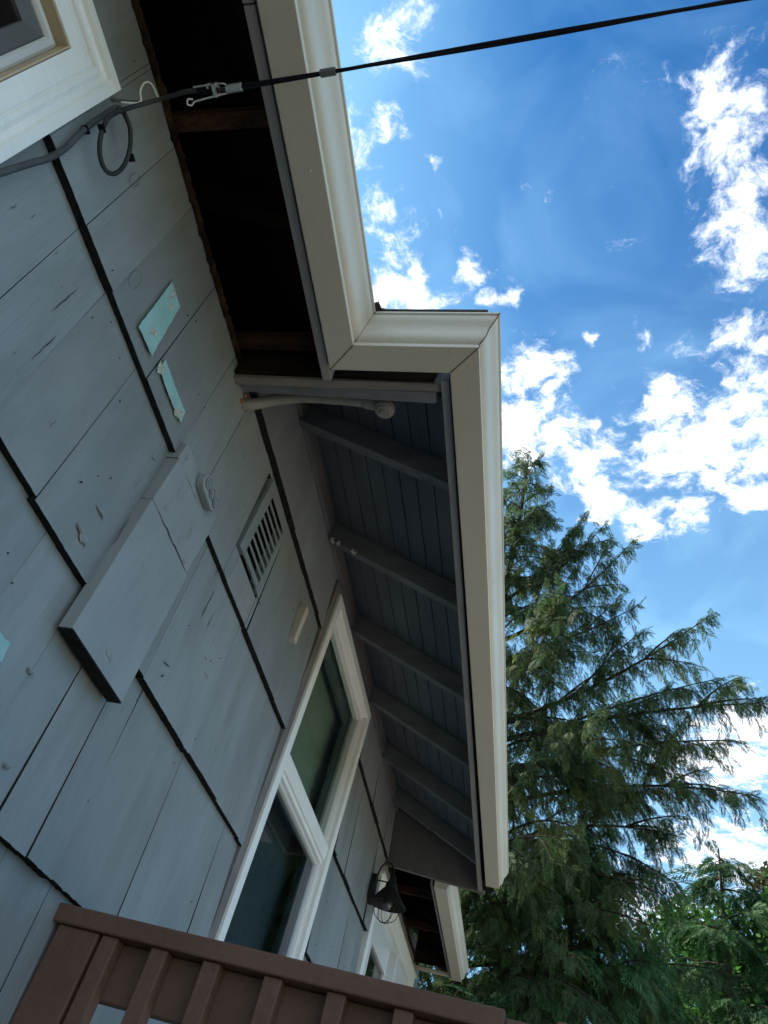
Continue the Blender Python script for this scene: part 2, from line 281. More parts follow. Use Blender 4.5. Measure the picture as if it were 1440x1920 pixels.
# ------------------------------------------------------------------ ground
me = MB().add([(-400, -400, -1.5), (400, -400, -1.5), (400, 400, -1.5), (-400, 400, -1.5)], [(0, 1, 2, 3)]).build('ground', MGRASS); struct(me)
struct(MB().add([(0.1, -6, -1.496), (8.2, -6, -1.496), (8.2, 7, -1.496), (0.1, 7, -1.496)], [(0, 1, 2, 3)]).build('bounce_paving', MPATH))  # unseen paving, spread wide to bounce light up at the eaves

# ------------------------------------------------------------------ house
house = thing('house', (0, 2, -1.5), 'grey shingled house with wide eaves and cream gutters seen from below its wall', 'house')
Y0, Y1, XB = -3.0, 7.0, -8.0
OPEN = [(-.80, .25, .30, 1.415), (2.50, 3.40, -.05, 1.90), (4.65, 6.60, -.62, 1.50), (1.56, 1.755, 1.40, 1.665)]     # real openings in the wall
COVER = [(-.85, .335, .25, 1.50), (2.385, 3.456, -.15, 1.992), (4.56, 6.69, -.70, 1.59), (1.528, 1.779, 1.368, 1.70)]  # where shingles stop at trim
def cut(rects, holes):
    for h in holes:
        out = []
        for (a, b, c, d) in rects:
            y0, y1, z0, z1 = h
            if b <= y0 or a >= y1 or d <= z0 or c >= z1: out.append((a, b, c, d)); continue
            if a < y0: out.append((a, y0, c, d))
            if b > y1: out.append((y1, b, c, d))
            m0, m1 = max(a, y0), min(b, y1)
            if c < z0: out.append((m0, m1, c, z0))
            if d > z1: out.append((m0, m1, z1, d))
        rects = out
    return rects
bk = MB()
for (a, b, c, d) in cut([(Y0, Y1, -1.5, 1.70), (1.14, 4.70, 1.70, 2.10)], OPEN): bk.box(-.04, 0, a, b, c, d)
bk.build('wall_backing', MBACK, house)
TOPW = .006
def shingle(mb, y0, y1, cz0, cz1, z0, z1, thick, dz, seed, tone=0):
    rnd = random.Random(seed); g = rnd.choice([.0004, .0005, .0008, .0012])
    y0 += g; y1 -= g
    if y1-y0 < .004: return
    n = max(2, int((y1-y0)/.012)); low = z0 <= cz0+.001
    ph = rnd.random()*6; tl = rnd.uniform(-.003, .003) if low else 0; cup = 0
    def X(z, y):
        t = (z-cz0)/(cz1-cz0); return TOPW+(thick-TOPW)*(1-t)+cup*math.cos((y-y0)/(y1-y0)*6.283)*(1-t)
    lo = []; hi = []
    for i in range(n+1):
        y = y0+(y1-y0)*i/n
        zb = z0 + (dz + tl*(i/n-.5) + .0002*math.sin(y*40+ph)+rnd.uniform(-.0008, .0008) + (-.0025 if rnd.random() < .02 else 0) if low else 0)
        lo.append((y, zb)); hi.append((y, z1))
    for i in range(n):
        (ya, za), (yb, zb) = lo[i], lo[i+1]
        ia = i % 2
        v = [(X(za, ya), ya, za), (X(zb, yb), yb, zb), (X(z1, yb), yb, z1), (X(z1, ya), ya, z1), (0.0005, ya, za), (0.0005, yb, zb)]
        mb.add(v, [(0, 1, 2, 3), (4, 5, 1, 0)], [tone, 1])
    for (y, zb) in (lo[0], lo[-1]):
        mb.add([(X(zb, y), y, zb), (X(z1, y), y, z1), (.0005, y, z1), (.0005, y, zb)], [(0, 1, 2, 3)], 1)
courses = [
 # z0, z1, joints, range, holes
 (1.722, 2.012, [1.22, 1.46, 1.81, 2.06, 2.30, 2.62, 2.95, 3.28, 3.6, 3.95, 4.2, 4.45, 4.62], (1.165, 4.69)),
 (1.258, 1.728, [-2.6, -2.1, -1.7, -1.2, -.85, .346, .512, .654, .868, 1.085, 1.255, 1.572, 1.80, 2.19, 2.385, 3.52, 3.74, 3.93, 4.15, 4.4, 4.62, 5.2, 6.0, 6.8], (Y0, Y1)),
 (.823, 1.266, [-2.5, -2.0, -1.6, -1.2, -.7, .25, .517, .656, .842, 1.085, 1.42, 1.78, 2.062, 2.335, 3.45, 3.62, 3.86, 4.1, 4.38, 4.6, 6.8], (Y0, Y1)),
 (.374, .831, [-2.4, -1.9, -1.5, -1.1, -.6, -.1, .2, .42, .7, .93, 1.104, 1.228, 1.362, 1.478, 1.80, 1.983, 2.23, 2.39, 3.45, 3.7, 3.92, 4.3, 4.6, 6.8], (Y0, Y1)),
 (-.07, .382, [-2, -1.5, -1, -.5, -.2, .1, .35, .62, .9, 1.15, 1.33, 1.52, 1.7, 1.95, 2.2, 3.5, 3.8, 4.1, 4.4, 6.8], (Y0, Y1)),
 (-.52, -.062, [-2, -1.4, -.9, -.4, 0, .3, .6, .85, 1.2, 1.6, 1.9, 2.3, 2.8, 3.2, 3.7, 4.1, 4.5, 6.8], (Y0, Y1)),
 (-.97, -.512, [-2, -1.4, -.9, -.4, 0, .3, .6, .85, 1.2, 1.6, 1.9, 2.3, 2.8, 3.2, 3.7, 4.1, 4.5, 5, 5.6, 6.2], (Y0, Y1)),
 (-1.42, -.962, [-2, -1.4, -.9, -.4, 0, .3, .6, .85, 1.2, 1.6, 1.9, 2.3, 2.8, 3.2, 3.7, 4.1, 4.5, 5, 5.6, 6.2], (Y0, Y1)),
]
wl = MB(); sd = 0
for ci, (z0, z1, js, (ya, yb)) in enumerate(courses):
    ed = [ya]+[j for j in js if ya < j < yb]+[yb]
    for a, b in zip(ed[:-1], ed[1:]):
        sd += 1; rr = random.Random(sd*7+1); th = .027+rr.uniform(-.005, .005); dz = rr.uniform(-.004, .004)
        gap = .003 if (ci == 3 and abs(b-1.478) < .01) else 0
        for (p, q, c, d) in cut([(a, b-gap, z0, z1 if not (ci == 1 and b <= 1.16) else 1.712)], COVER):
            shingle(wl, p, q, z0, z1, c, d, th, dz, sd, (0, 3, 4, 0, 3)[(sd*7+ci*3) % 5])
def wx(z):                                 # shingle face at height z
    for z0, z1, *_ in courses:
        if z0 <= z < z1-.008: return TOPW+(.0315-TOPW)*(1-(z-z0)/(z1-z0))+.0008
    return .024
# other sides and inside of the house
ob = MB()
ob.box(XB, XB+.1, Y0, Y1, -1.5, 1.75)
for yy in ((Y0, Y0+.08), (Y1-.08, Y1)):
    ob.prism([(XB+.1, -1.5), (-.041, -1.5), (-.041, 1.93), (-4, 3.86), (XB+.1, 1.86)], 'y', *yy)
ob.build('outer_wall', MW, house)
MB().box(XB+.1, -.05, Y0+.08, Y1-.08, -.75, -.6).build('inner_floor', MCAV, house)
ic = MB(); ic.box(-2.2, -2.15, Y0+.09, Y1-.09, -.6, 3.0).build('inner_partition', MCAV, house)

# patch boards
pb = MB()
pb.prism([(.024, .712), (.057, .712), (.046, 1.088), (.014, 1.088)], 'y', 1.084, 1.352)
pb.build('repair_board', [MPATCH, MBUTT], house, bevel=.0015, label='flat board patch standing proud of the shingles')
for p in pb.f: pass
pb = MB(); pb.box(.003, .0445, 1.086, 1.346, 1.0915, 1.238); pb.build('repair_board', MPATCH, house, bevel=.0015)
pb = MB(); pb.prism([(1.084, 1.2405), (1.346, 1.2405), (1.346, 1.300), (1.20, 1.302), (1.086, 1.298)], 'x', .003, .040); pb.build('repair_board', MPATCH, house, bevel=.0015)
pb = MB(); pb.prism([(.0235, .7085), (.0585, .7085), (.058, .7125), (.0235, .7125)], 'y', 1.086, 1.350); pb.build('board_end_grain', MBUTT, house)
def blob(mb, y, z, ry, rz, h, n=9, seed=0, mi=0, x=None):
    rnd = random.Random(seed); xx = wx(z) if x is None else x
    vs = [(xx+h, y, z)]+[(xx+h*.55, y+ry*.6*math.cos(a*2*math.pi/n)*rnd.uniform(.6, 1.3), z+rz*.6*math.sin(a*2*math.pi/n)*rnd.uniform(.6, 1.3)) for a in range(n)]
    vs += [(xx-.002, y+ry*math.cos(a*2*math.pi/n)*rnd.uniform(.6, 1.3), z+rz*math.sin(a*2*math.pi/n)*rnd.uniform(.6, 1.3)) for a in range(n)]
    fs = [(0, 1+i, 1+(i+1) % n) for i in range(n)]+[(1+i, 1+n+i, 1+n+(i+1) % n, 1+(i+1) % n) for i in range(n)]
    mb.add(vs, fs, mi)
def sheet(name, poly, m, off=.0, label=None):
    pp = []; rr = random.Random(len(name)+int(poly[0][0]*997))
    for (a, b), (c, d) in zip(poly, poly[1:]+poly[:1]):
        k = max(2, int(math.hypot(c-a, d-b)/.006))
        for i in range(k): pp.append((a+(c-a)*i/k+rr.uniform(-.0013, .0013), b+(d-b)*i/k+rr.uniform(-.0013, .0013)))
    poly = pp; n = len(poly); q = MB()
    q.add([(wx(z)+off, y, z) for y, z in poly]+[(wx(z)+off+.0008, y, z) for y, z in poly],
          [tuple(range(n)), tuple(range(n, 2*n))]+[(i, (i+1) % n, n+(i+1) % n, n+i) for i in range(n)]); return q.build(name, m, house, label=label)
sheet('bare_paint_patch', [(.813, 1.491), (.833, 1.300), (.754, 1.293), (.747, 1.491)], MTEAL, label='larger teal rectangle of old paint')
sheet('bare_paint_patch', [(0.873, 1.311), (0.874, 1.348), (0.954, 1.346), (1.026, 1.349), (1.033, 1.315), (0.981, 1.308), (0.93, 1.307)], MTEAL, label='narrow ragged teal strip of old paint')
sheet('bare_paint_patch', [(.974, .611), (1.011, .613), (1.018, .579), (.992, .549), (.93,.55), (.94,.60)], MTEAL, label='small teal chip of old paint low on the wall')
fl = MB()
for i, (y, z, a, b) in enumerate([(.772, 1.475, .012, .020), (.792, 1.452, .010, .014), (.79, 1.335, .015, .012), (.803, 1.345, .01, .012), (.881, 1.322, .014, .018), (1.005, 1.318, .020, .012), (1.018, 1.33, .013, .012), (.97, .60, .010, .016), (.955, 1.32, .008, .01)]):
    blob(fl, y, z, a, b, .004, 11, i)
fl.m = [2]*len(fl.m); wl.add(fl.v, fl.f, 2)
kn = MB()
for i, (y, z, a, b, x) in enumerate([(1.226, .753, .022, .010, .056), (1.24, .748, .008, .005, .056), (.977, .876, .018, .006, None), (1.0, .872, .018, .010, None), (1.356, 1.574, .010, .007, None), (1.0, .951, .022, .006, None), (1.045, 1.189, .01, .006, None),
      (1.14, 1.12, .012, .012, .0445), (1.155, 1.18, .012, .02, .0445), (1.25, 1.13, .010, .035, .0445), (1.27, 1.16, .012, .03, .0445), (1.31, 1.10, .012, .006, .0445), (1.10, .613, .012, .005, None), (1.18, .463, .009, .005, None), (1.11, 1.27, .01, .012, .040), (1.66, 1.05, .014, .005, None), (1.70, 1.02, .018, .005, None), (1.55, 1.20, .01, .004, None)]):
    blob(kn, y, z, a, b, .0030, 10, 50+i, x=x)
wl.add(kn.v, kn.f, 0)
# fine splits in the paint, running with the grain
ck = MB(); rnd = random.Random(5)
def crack(y, z, L, w=.0016, slope=.04, x=None, horiz=False):
    n = max(3, int(abs(L)/.015)); a = []; 
    for i in range(n+1):
        t = i/n; ww = w*(math.sin(math.pi*t)**.6)*rnd.uniform(.5, 1.2)+.0002
        if horiz: p = (y+L*t, z+slope*L*t+rnd.uniform(-.0025, .0025)); a.append((p[0], p[1]-ww, p[0], p[1]+ww))
        else: p = (y+slope*L*t+rnd.uniform(-.0016, .0016), z+L*t); a.append((p[0]-ww, p[1], p[0]+ww, p[1]))
    for i in range(n):
        q = a[i]; s = a[i+1]; X = lambda zz: (wx(zz) if x is None else x)+.0006
        ck.add([(X(q[1]), q[0], q[1]), (X(q[3]), q[2], q[3]), (X(s[3]), s[2], s[3]), (X(s[1]), s[0], s[1])], [(0, 1, 2, 3)])
crack(1.55, 1.20, -.10, .0016); crack(1.60, 1.17, -.07, .0013); crack(1.52, 1.26, -.03, .002); crack(1.465, .90, .045, .002, .2, horiz=True); crack(1.50, .885, -.02, .002, 1.)
crack(1.75, 1.372, .07, .0022, -.05, horiz=True); crack(1.555, 1.378, .19, .003, .0, horiz=True); crack(1.08, .93, .10, .0013); crack(.60, 1.08, .1, .0012); crack(.64, 1.06, -.09, .0012)
crack(1.12, 1.0885, .22, .0032, .0, x=.0455, horiz=True); crack(1.10, 1.239, .16, .003, .0, x=.041, horiz=True); crack(1.545, 1.40, .27, .003, -.02)
for i in range(36):
    y = rnd.choice([rnd.uniform(.3, 1.1), rnd.uniform(1.36, 2.36)]); z = rnd.choice([rnd.uniform(.40, .78), rnd.uniform(.84, 1.2), rnd.uniform(1.28, 1.60)])
    if 1.5 < y < 1.8 and z > 1.3: continue
    crack(y, z, rnd.uniform(.008, .035), rnd.uniform(.0004, .0008), rnd.uniform(-.06, .06))
for cy, cz, r in ((.668, 1.345, .022), (.505, 1.478, .016)):           # round hairline rings in the paint
    pr = [(cy+r*math.cos(a*.4)*.75, cz+r*1.4*math.sin(a*.4)) for a in range(17)]
    for p, q in zip(pr[:-1], pr[1:]):
        ck.add([(wx(p[1])+.0008, p[0]-.0006, p[1]-.0006), (wx(q[1])+.0008, q[0]-.0006, q[1]-.0006), (wx(q[1])+.0008, q[0]+.0006, q[1]+.0006), (wx(p[1])+.0008, p[0]+.0006, p[1]+.0006)], [(0, 1, 2, 3)])
wl.add(ck.v, ck.f, 5)
hl = MB()
for i in range(80):
    y = rnd.choice([rnd.uniform(.3, 1.1), rnd.uniform(1.36, 2.36), rnd.uniform(3.5, 4.4)]); z = rnd.uniform(.4, 1.68)
    if 1.5 < y < 1.8 and z > 1.3: continue
    blob(hl, y, z, rnd.uniform(.001, .0026), rnd.uniform(.001, .003), .0010, 6, i)
wl.add(hl.v, hl.f, 1)
wl.build('wall', [MW, MBUTT, MPLAS, MW2, MW3, MHAIR], house, label='weathered blue grey painted wooden shingles')

# ---- openings
def ring(mb, y0, y1, z0, z1, wl_, wr, wt, wb, x0, x1, mi=0):
    """picture frame: outer rectangle, four member widths; butt-jointed"""
    mb.box(x0, x1, y0, y0+wl_, z0, z1, mi); mb.box(x0, x1, y1-wr, y1, z0, z1, mi)
    mb.box(x0, x1-.0008, y0+wl_, y1-wr, z1-wt, z1, mi); mb.box(x0, x1-.0008, y0+wl_, y1-wr, z0, z0+wb, mi)
def mring(mb, y0, y1, z0, z1, prof, mi=0):
    """mitred moulding: prof = (offset inward from the outer edge, x) closed loop"""
    k = len(prof); vs = []
    for (sy, sz) in ((0, 0), (1, 0), (1, 1), (0, 1)):
        for o, x in prof:
            vs.append((x, (y1-o) if sy else (y0+o), (z1-o) if sz else (z0+o)))
    fs = [(a*k+i, a*k+(i+1) % k, ((a+1) % 4)*k+(i+1) % k, ((a+1) % 4)*k+i) for a in range(4) for i in range(k)]
    mb.add(vs, fs, mi)
# first window, upper left of the view
w1 = MB(); mring(w1, -.86, .337, .22, 1.502, [(0, .0), (0, .045), (.020, .047), (.024, .036), (.034, .033), (.044, .040), (.052, .040), (.055, .033), (.060, .036), (.068, .036), (.095, .030), (.097, .0)])
win = w1.build('window', MTRIM, house, bevel=.0008, label='first window with wide moulded cream casing')
q = MB(); mring(q, -.763, .240, .317, 1.405, [(0, -.03), (0, .029), (.0035, .029), (.0035, -.03)]); q.build('reveal', MWARM, win)
q = MB(); mring(q, -.759, .236, .321, 1.401, [(0, -.03), (0, .004), (.006, .008), (.016, .008), (.020, .002), (.020, -.03)]); q.build('sash', MVIN, win)
q = MB(); mring(q, -.739, .216, .341, 1.381, [(0, -.03), (0, -.002), (.004, .0), (.032, -.008), (.034, -.03)]); q.build('inner_sash', MGREY, win)
q = MB().box(-.022, -.016, -.706, .183, .374, 1.348).build('pane', GL_1, win)
# tall double window under the deep eave
b2 = MB(); ring(b2, 2.386, 3.455, -.14, 1.990, .055, .037, .035, .05, -.01, .020); b2.build('window_casing', MBAND, house, bevel=.001)
w2 = MB(); mring(w2, 2.441, 3.418, -.09, 1.955, [(0, -.02), (0, .030), (.004, .033), (.046, .033), (.050, .028), (.050, -.02)])
win = w2.build('window', MTRIM, house, bevel=.0008, label='tall double hung window with cream frame')
q = MB(); mring(q, 2.491, 3.368, -.04, 1.905, [(0, -.03), (0, .012), (.004, .012), (.006, .002), (.013, .002), (.015, .006), (.020, .005), (.021, -.03)]); q.build('track', MTRIM, win, bevel=.0006)
q = MB(); mring(q, 2.5125, 3.3465, 1.155, 1.8835, [(0, -.03), (0, .0), (.013, .0), (.017, -.006), (.018, -.03)]); q.build('upper_sash', MVIN, win)
q = MB(); q.box(-.03, .020, 2.4915, 3.3675, 1.168, 1.232); q.box(-.03, .012, 2.4915, 3.3675, 1.150, 1.1675); q.build('meeting_rail', MTRIM, win, bevel=.0015)
q = MB(); mring(q, 2.5125, 3.3465, .015, 1.1495, [(0, -.03), (0, -.002), (.006, .000), (.015, .000), (.018, -.008), (.019, -.03)]); q.build('lower_sash', MVIN, win)
MB().box(-.013, -.010, 2.529, 3.330, 1.172, 1.867).build('pane', GC_UP, win, label='upper pane over an added reflection-green blind')
q = MB(); mring(q, 2.51, 3.385, .0, 1.895, [(0, -.075), (0, -.048), (.045, -.048), (.050, -.056), (.075, -.058), (.075, -.075)]); q.build('inner_frame', MISASH, win, bevel=.001)
MB().box(-.072, -.05, 2.586, 3.309, 1.18, 1.24).build('inner_rail', MISASH, win, bevel=.001)
MB().box(-.135, -.125, 2.40, 3.46, -.10, 1.96).build('backdrop', MBACKDROP, win)  # sheet added behind the glass; its green stands in for reflected trees
MB().box(-.018, -.015, 2.530, 3.329, .033, 1.132).build('pane', GC_LO, win, label='lower pane behind a bluish insect screen')
# far door unit
w3 = MB()
w3.box(-.01, .034, 4.585, 4.665, -.62, 1.585); w3.box(-.01, .034, 6.59, 6.665, -.62, 1.585); w3.box(-.01, .033, 4.665, 6.59, 1.50, 1.585); w3.box(-.01, .046, 4.575, 6.675, 1.5855, 1.605)
win = w3.build('glazed_door', MTRIM, house, bevel=.001, label='far glazed double door with white header')
q = MB(); q.box(-.02, .006, 4.6655, 6.5895, 1.30, 1.499); q.box(-.02, .014, 4.6655, 4.80, -.62, 1.2995); q.box(-.02, .012, 4.67, 6.585, 1.28, 1.2995); q.build('header_panel', MVIN, win, bevel=.001)
q = MB(); q.box(-.02, .060, 5.52, 5.60, -.62, 1.44); q.box(-.02, .04, 5.60, 5.66, -.62, 1.2795); q.build('mullion', MVIN, win, bevel=.002)
q = MB(); q.box(-.02, .009, 4.80, 4.862, -.6, 1.2795); q.box(-.02, .008, 5.455, 5.52, -.6, 1.2795); q.build('door_stile', MVIN, win, bevel=.001)
q = MB(); q.box(-.02, .009, 5.66, 5.72, -.6, 1.2795); q.box(-.02, .008, 6.48, 6.589, -.6, 1.2795); q.build('door_stile', MVIN, win, bevel=.001)
MB().box(-.018, -.008, 4.862, 5.455, -.6, 1.28).build('pane', GL_1, win); MB().box(-.018, -.008, 5.72, 6.48, -.6, 1.28).build('pane', GL_1, win)

# ---- vent
vt = MB(); VY0, VY1, VZ0, VZ1 = 1.540, 1.772, 1.378, 1.686
vt.box(-.01, .026, VY0, 1.585, VZ0, VZ1); vt.box(-.01, .026, 1.745, VY1, VZ0, VZ1)
sl_ = [1.415+i*(1.635-1.415)/7 for i in range(8)]
ez = [VZ0]+[v for s in sl_ for v in (s-.0105, s+.0105)]+[VZ1]
for i in range(0, len(ez), 2): vt.box(.0215, .0255, 1.585, 1.745, ez[i], ez[i+1])
MB().box(-.12, -.10, 1.5, 1.8, 1.35, 1.7).build('vent_slot_shade', MCAV, house)  # dark plate behind the slots; its colour stands in for the shade inside
vent = vt.build('vent_grille', MVENT, house, bevel=.0012, label='metal wall vent with eight dark slots')
# ---- wood block on the wall
MB().box(.004, .040, 2.128, 2.162, 1.475, 1.632).build('wood_block', MBLOCK, house, bevel=.003, label='small pale wooden block screwed to the wall')

# ---- eaves -------------------------------------------------------
PIT = .49
def zb2(x): return 2.008-PIT*x           # rafter underside, deep eave
def zb1(x): return 1.86-PIT*x            # shallow eaves
RD = .095
# deep eave rafters
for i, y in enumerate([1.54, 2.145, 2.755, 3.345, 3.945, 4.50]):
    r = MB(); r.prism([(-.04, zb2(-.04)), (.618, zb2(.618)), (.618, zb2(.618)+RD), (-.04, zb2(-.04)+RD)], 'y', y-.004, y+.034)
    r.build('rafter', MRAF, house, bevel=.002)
# boards of the deep soffit (tongue and groove along the eave)
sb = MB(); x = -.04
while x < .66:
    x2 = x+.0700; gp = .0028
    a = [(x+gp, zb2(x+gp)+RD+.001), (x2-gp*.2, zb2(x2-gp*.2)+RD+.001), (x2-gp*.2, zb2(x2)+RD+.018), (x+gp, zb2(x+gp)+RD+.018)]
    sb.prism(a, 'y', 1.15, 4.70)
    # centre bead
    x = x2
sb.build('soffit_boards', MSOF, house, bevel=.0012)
xb_ = MB(); xb_.prism([(-.05, zb2(-.05)+RD+.0185), (.665, zb2(.665)+RD+.0185), (.665, zb2(.665)+RD+.022), (-.05, zb2(-.05)+RD+.022)], 'y', 1.14, 4.71); xb_.build('soffit_underlay', MBACK, house)
# blocking between the rafters on top of the wall
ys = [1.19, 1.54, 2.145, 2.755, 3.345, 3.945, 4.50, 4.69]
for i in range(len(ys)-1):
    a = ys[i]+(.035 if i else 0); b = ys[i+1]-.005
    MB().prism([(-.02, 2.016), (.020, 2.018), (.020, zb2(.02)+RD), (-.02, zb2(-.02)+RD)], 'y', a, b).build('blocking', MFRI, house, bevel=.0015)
# near end boards of the deep eave
MB().prism([(-.02, 1.668), (.60, 1.655), (.60, 1.80), (-.02, 2.10)], 'y', 1.112, 1.1235).build('dark_end_plank', MCAV, house)  # dark plank added so the cavity end reads as deep shade
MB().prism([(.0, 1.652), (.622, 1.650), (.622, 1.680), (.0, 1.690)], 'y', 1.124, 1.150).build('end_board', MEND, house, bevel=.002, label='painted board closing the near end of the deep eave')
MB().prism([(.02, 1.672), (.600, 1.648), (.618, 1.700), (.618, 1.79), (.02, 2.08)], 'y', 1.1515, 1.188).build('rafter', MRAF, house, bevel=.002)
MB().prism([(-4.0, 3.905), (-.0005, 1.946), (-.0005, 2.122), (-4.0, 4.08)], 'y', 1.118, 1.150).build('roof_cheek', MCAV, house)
# far end panel
MB().prism([(.0, 1.690), (.628, 1.636), (.640, 1.78), (.0, 2.10)], 'y', 4.70, 4.730).build('end_panel', MFRI, house, bevel=.0015, label='plain panel closing the far end of the deep eave')
MB().prism([(-4.0, 3.905), (-.0005, 1.946), (-.0005, 2.122), (-4.0, 4.08)], 'y', 4.70, 4.730).build('roof_cheek', MCAV, house)
# fascia boards
def fasc(x0a, x1a, x0b, x1b, ya, yb, z0, z1, label=None):
    q = MB(); q.add([(x0a, ya, z0), (x1a, ya, z0), (x1b, yb, z0), (x0b, yb, z0), (x0a, ya, z1), (x1a, ya, z1), (x1b, yb, z1), (x0b, yb, z1)],
                    [(0, 1, 2, 3), (4, 5, 6, 7), (0, 1, 5, 4), (1, 2, 6, 5), (2, 3, 7, 6), (3, 0, 4, 7)]); return q.build('fascia_board', MSUB, house, bevel=.002, label=label)
fasc(.622, .6445, .606, .6305, 1.105, 3.42, 1.64, 1.783, 'grey board along the lip of the deep eave')
fasc(.6045, .6300, .594, .6195, 3.4215, 4.70, 1.641, 1.783)
def gap_shade_strip(xa, xb, xc, xd, ya, yb):  # dark strip added in the fascia-gutter gap, standing in for its shade
    q = MB(); q.add([(xa, ya, 1.652), (xb, ya, 1.652), (xd, yb, 1.652), (xc, yb, 1.652), (xa, ya, 1.781), (xb, ya, 1.781), (xd, yb, 1.781), (xc, yb, 1.781)],
                    [(0, 1, 2, 3), (4, 5, 6, 7), (0, 1, 5, 4), (1, 2, 6, 5), (2, 3, 7, 6), (3, 0, 4, 7)]); q.build('gap_shade_strip', MCAV, house)
gap_shade_strip(.6455, .6515, .621, .6505, 1.072, 4.70); gap_shade_strip(.3140, .3230, .3140, .3230, Y0, 1.06); gap_shade_strip(.3160, .3285, .3135, .3250, 4.732, 6.60)
fasc(.284, .3085, .2845, .309, Y0, .236, 1.64, 1.775); fasc(.286, .3105, .288, .3130, .2385, 1.117, 1.639, 1.775)
fasc(.302, .3150, .298, .3120, 4.7315, 6.64, 1.64, 1.78)
# gutters: mitred K profile
PROF = [(-.0785, .098), (-.0785, .002), (-.0765, 0), (-.001, 0), (0, .001), (0, .0125), (-.0022, .0135), (-.0018, .0165), (.004, .0195), (.009, .024), (.013, .031), (.0152, .040), (.0165, .050), (.0190, .060), (.0235, .069), (.029, .076), (.0335, .083), (.0355, .090), (.0358, .0955), (.0405, .0965), (.0415, .100), (.0405, .104), (.037, .105)]
def offs(pr, d=.0016):
    out = []
    for i, (a, b) in enumerate(pr):
        p = pr[max(i-1, 0)]; q = pr[min(i+1, len(pr)-1)]; tx, tz = q[0]-p[0], q[1]-p[1]; L = math.hypot(tx, tz); out.append((a-tz/L*d, b+tx/L*d))
    return out
LOOP = PROF+offs(PROF)[::-1]; ZG = 1.62
def gutter(pa, pb, label=None, capa=False, capb=False):
    """pa, pb: functions offset -> (x, y) at both ends"""
    k = len(LOOP); q = MB(); vs = [(*pa(o), ZG+z) for o, z in LOOP]+[(*pb(o), ZG+z) for o, z in LOOP]
    fs = []; mi = []
    for i in range(k):
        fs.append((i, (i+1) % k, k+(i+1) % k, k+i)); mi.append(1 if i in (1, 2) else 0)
    q.add(vs, fs, mi)
    for c, f in ((capa, pa), (capb, pb)):
        if c:
            n = len(PROF); vv = [(*f(o), ZG+z) for o, z in PROF]; dx = [(x, y+c*.0016, z) for x, y, z in vv]
            q.add(vv+dx, [tuple(range(n)), tuple(range(n, 2*n))]+[(i, (i+1) % n, n+(i+1) % n, n+i) for i in range(n)])
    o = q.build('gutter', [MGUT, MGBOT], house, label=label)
    o.data.polygons.foreach_set('use_smooth', [True]*len(o.data.polygons)); o.data.set_sharp_from_angle(angle=math.radians(32))
    return o
e = .0007
gutter(lambda o: (.402+o, Y0), lambda o: (.402+o, .991-o-e), 'cream gutter of the shallow near eave')
gutter(lambda o: (.402+o+e, .991-o), lambda o: (.731+o-e, .991-o), 'short return gutter between the two eaves')
gutter(lambda o: (.731+o, .991-o+e), lambda o: (.731+o-.004, 4.54), 'long cream gutter of the deep eave', capb=1)
gutter(lambda o: (.408+o, 4.7315), lambda o: (.405+o, 6.60), 'cream gutter of the far shallow eave', capa=-1, capb=1)
# mitre seams
# gutter screws / rivets
for (x, y) in ((.66, .985+.02), (.70, 1.6), (.695, 2.9), (.37, .55), (.36, -.4), (.69, 3.8)):
    MB().lathe([(.0001, -.0022), (.003, -.0016), (.0042, 0)], (x, y, ZG), 10).build('rivet', MGBOT, house)
# thin dark sealed seams along the two mitres
for cx, cy in ((.402, .991), (.731, .991)):
    q = MB(); w_ = .0011; L1 = []; L2 = []
    for o, z in PROF[1:-2]:
        L1.append((cx+o-w_, cy-o-w_, ZG+z-.0006)); L2.append((cx+o+w_, cy-o+w_, ZG+z-.0006))
    n = len(L1); q.add(L1+L2, [(i, i+1, n+i+1, n+i) for i in range(n-1)]); q.build('mitre_seam', MSEAM, house)

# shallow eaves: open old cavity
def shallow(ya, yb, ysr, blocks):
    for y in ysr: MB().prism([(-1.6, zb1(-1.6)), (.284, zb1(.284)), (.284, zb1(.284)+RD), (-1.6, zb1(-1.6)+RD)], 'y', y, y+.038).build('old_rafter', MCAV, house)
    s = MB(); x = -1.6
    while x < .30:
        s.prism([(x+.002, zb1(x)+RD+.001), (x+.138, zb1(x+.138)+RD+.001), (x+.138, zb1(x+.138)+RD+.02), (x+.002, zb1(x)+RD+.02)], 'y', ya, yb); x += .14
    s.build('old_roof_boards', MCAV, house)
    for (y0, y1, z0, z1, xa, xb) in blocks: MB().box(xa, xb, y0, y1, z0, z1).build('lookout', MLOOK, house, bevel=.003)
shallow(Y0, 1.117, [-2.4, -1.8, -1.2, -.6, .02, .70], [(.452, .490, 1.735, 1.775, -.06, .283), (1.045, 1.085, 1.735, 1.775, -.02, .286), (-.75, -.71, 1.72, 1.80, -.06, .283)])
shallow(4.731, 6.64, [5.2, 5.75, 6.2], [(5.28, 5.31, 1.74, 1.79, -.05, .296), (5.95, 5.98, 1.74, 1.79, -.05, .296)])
MB().prism([(.0, 1.70), (.33, 1.70), (.33, 1.80), (0, 1.97)], 'y', 6.6455, 6.66).build('dark_end_plank', MRUST, house)
MB().box(.005, .3, 6.60, 6.645, 1.642, 1.665).build('end_board', MBLOCK, house, bevel=.002, label='pale wooden board at the far end of the last eave')
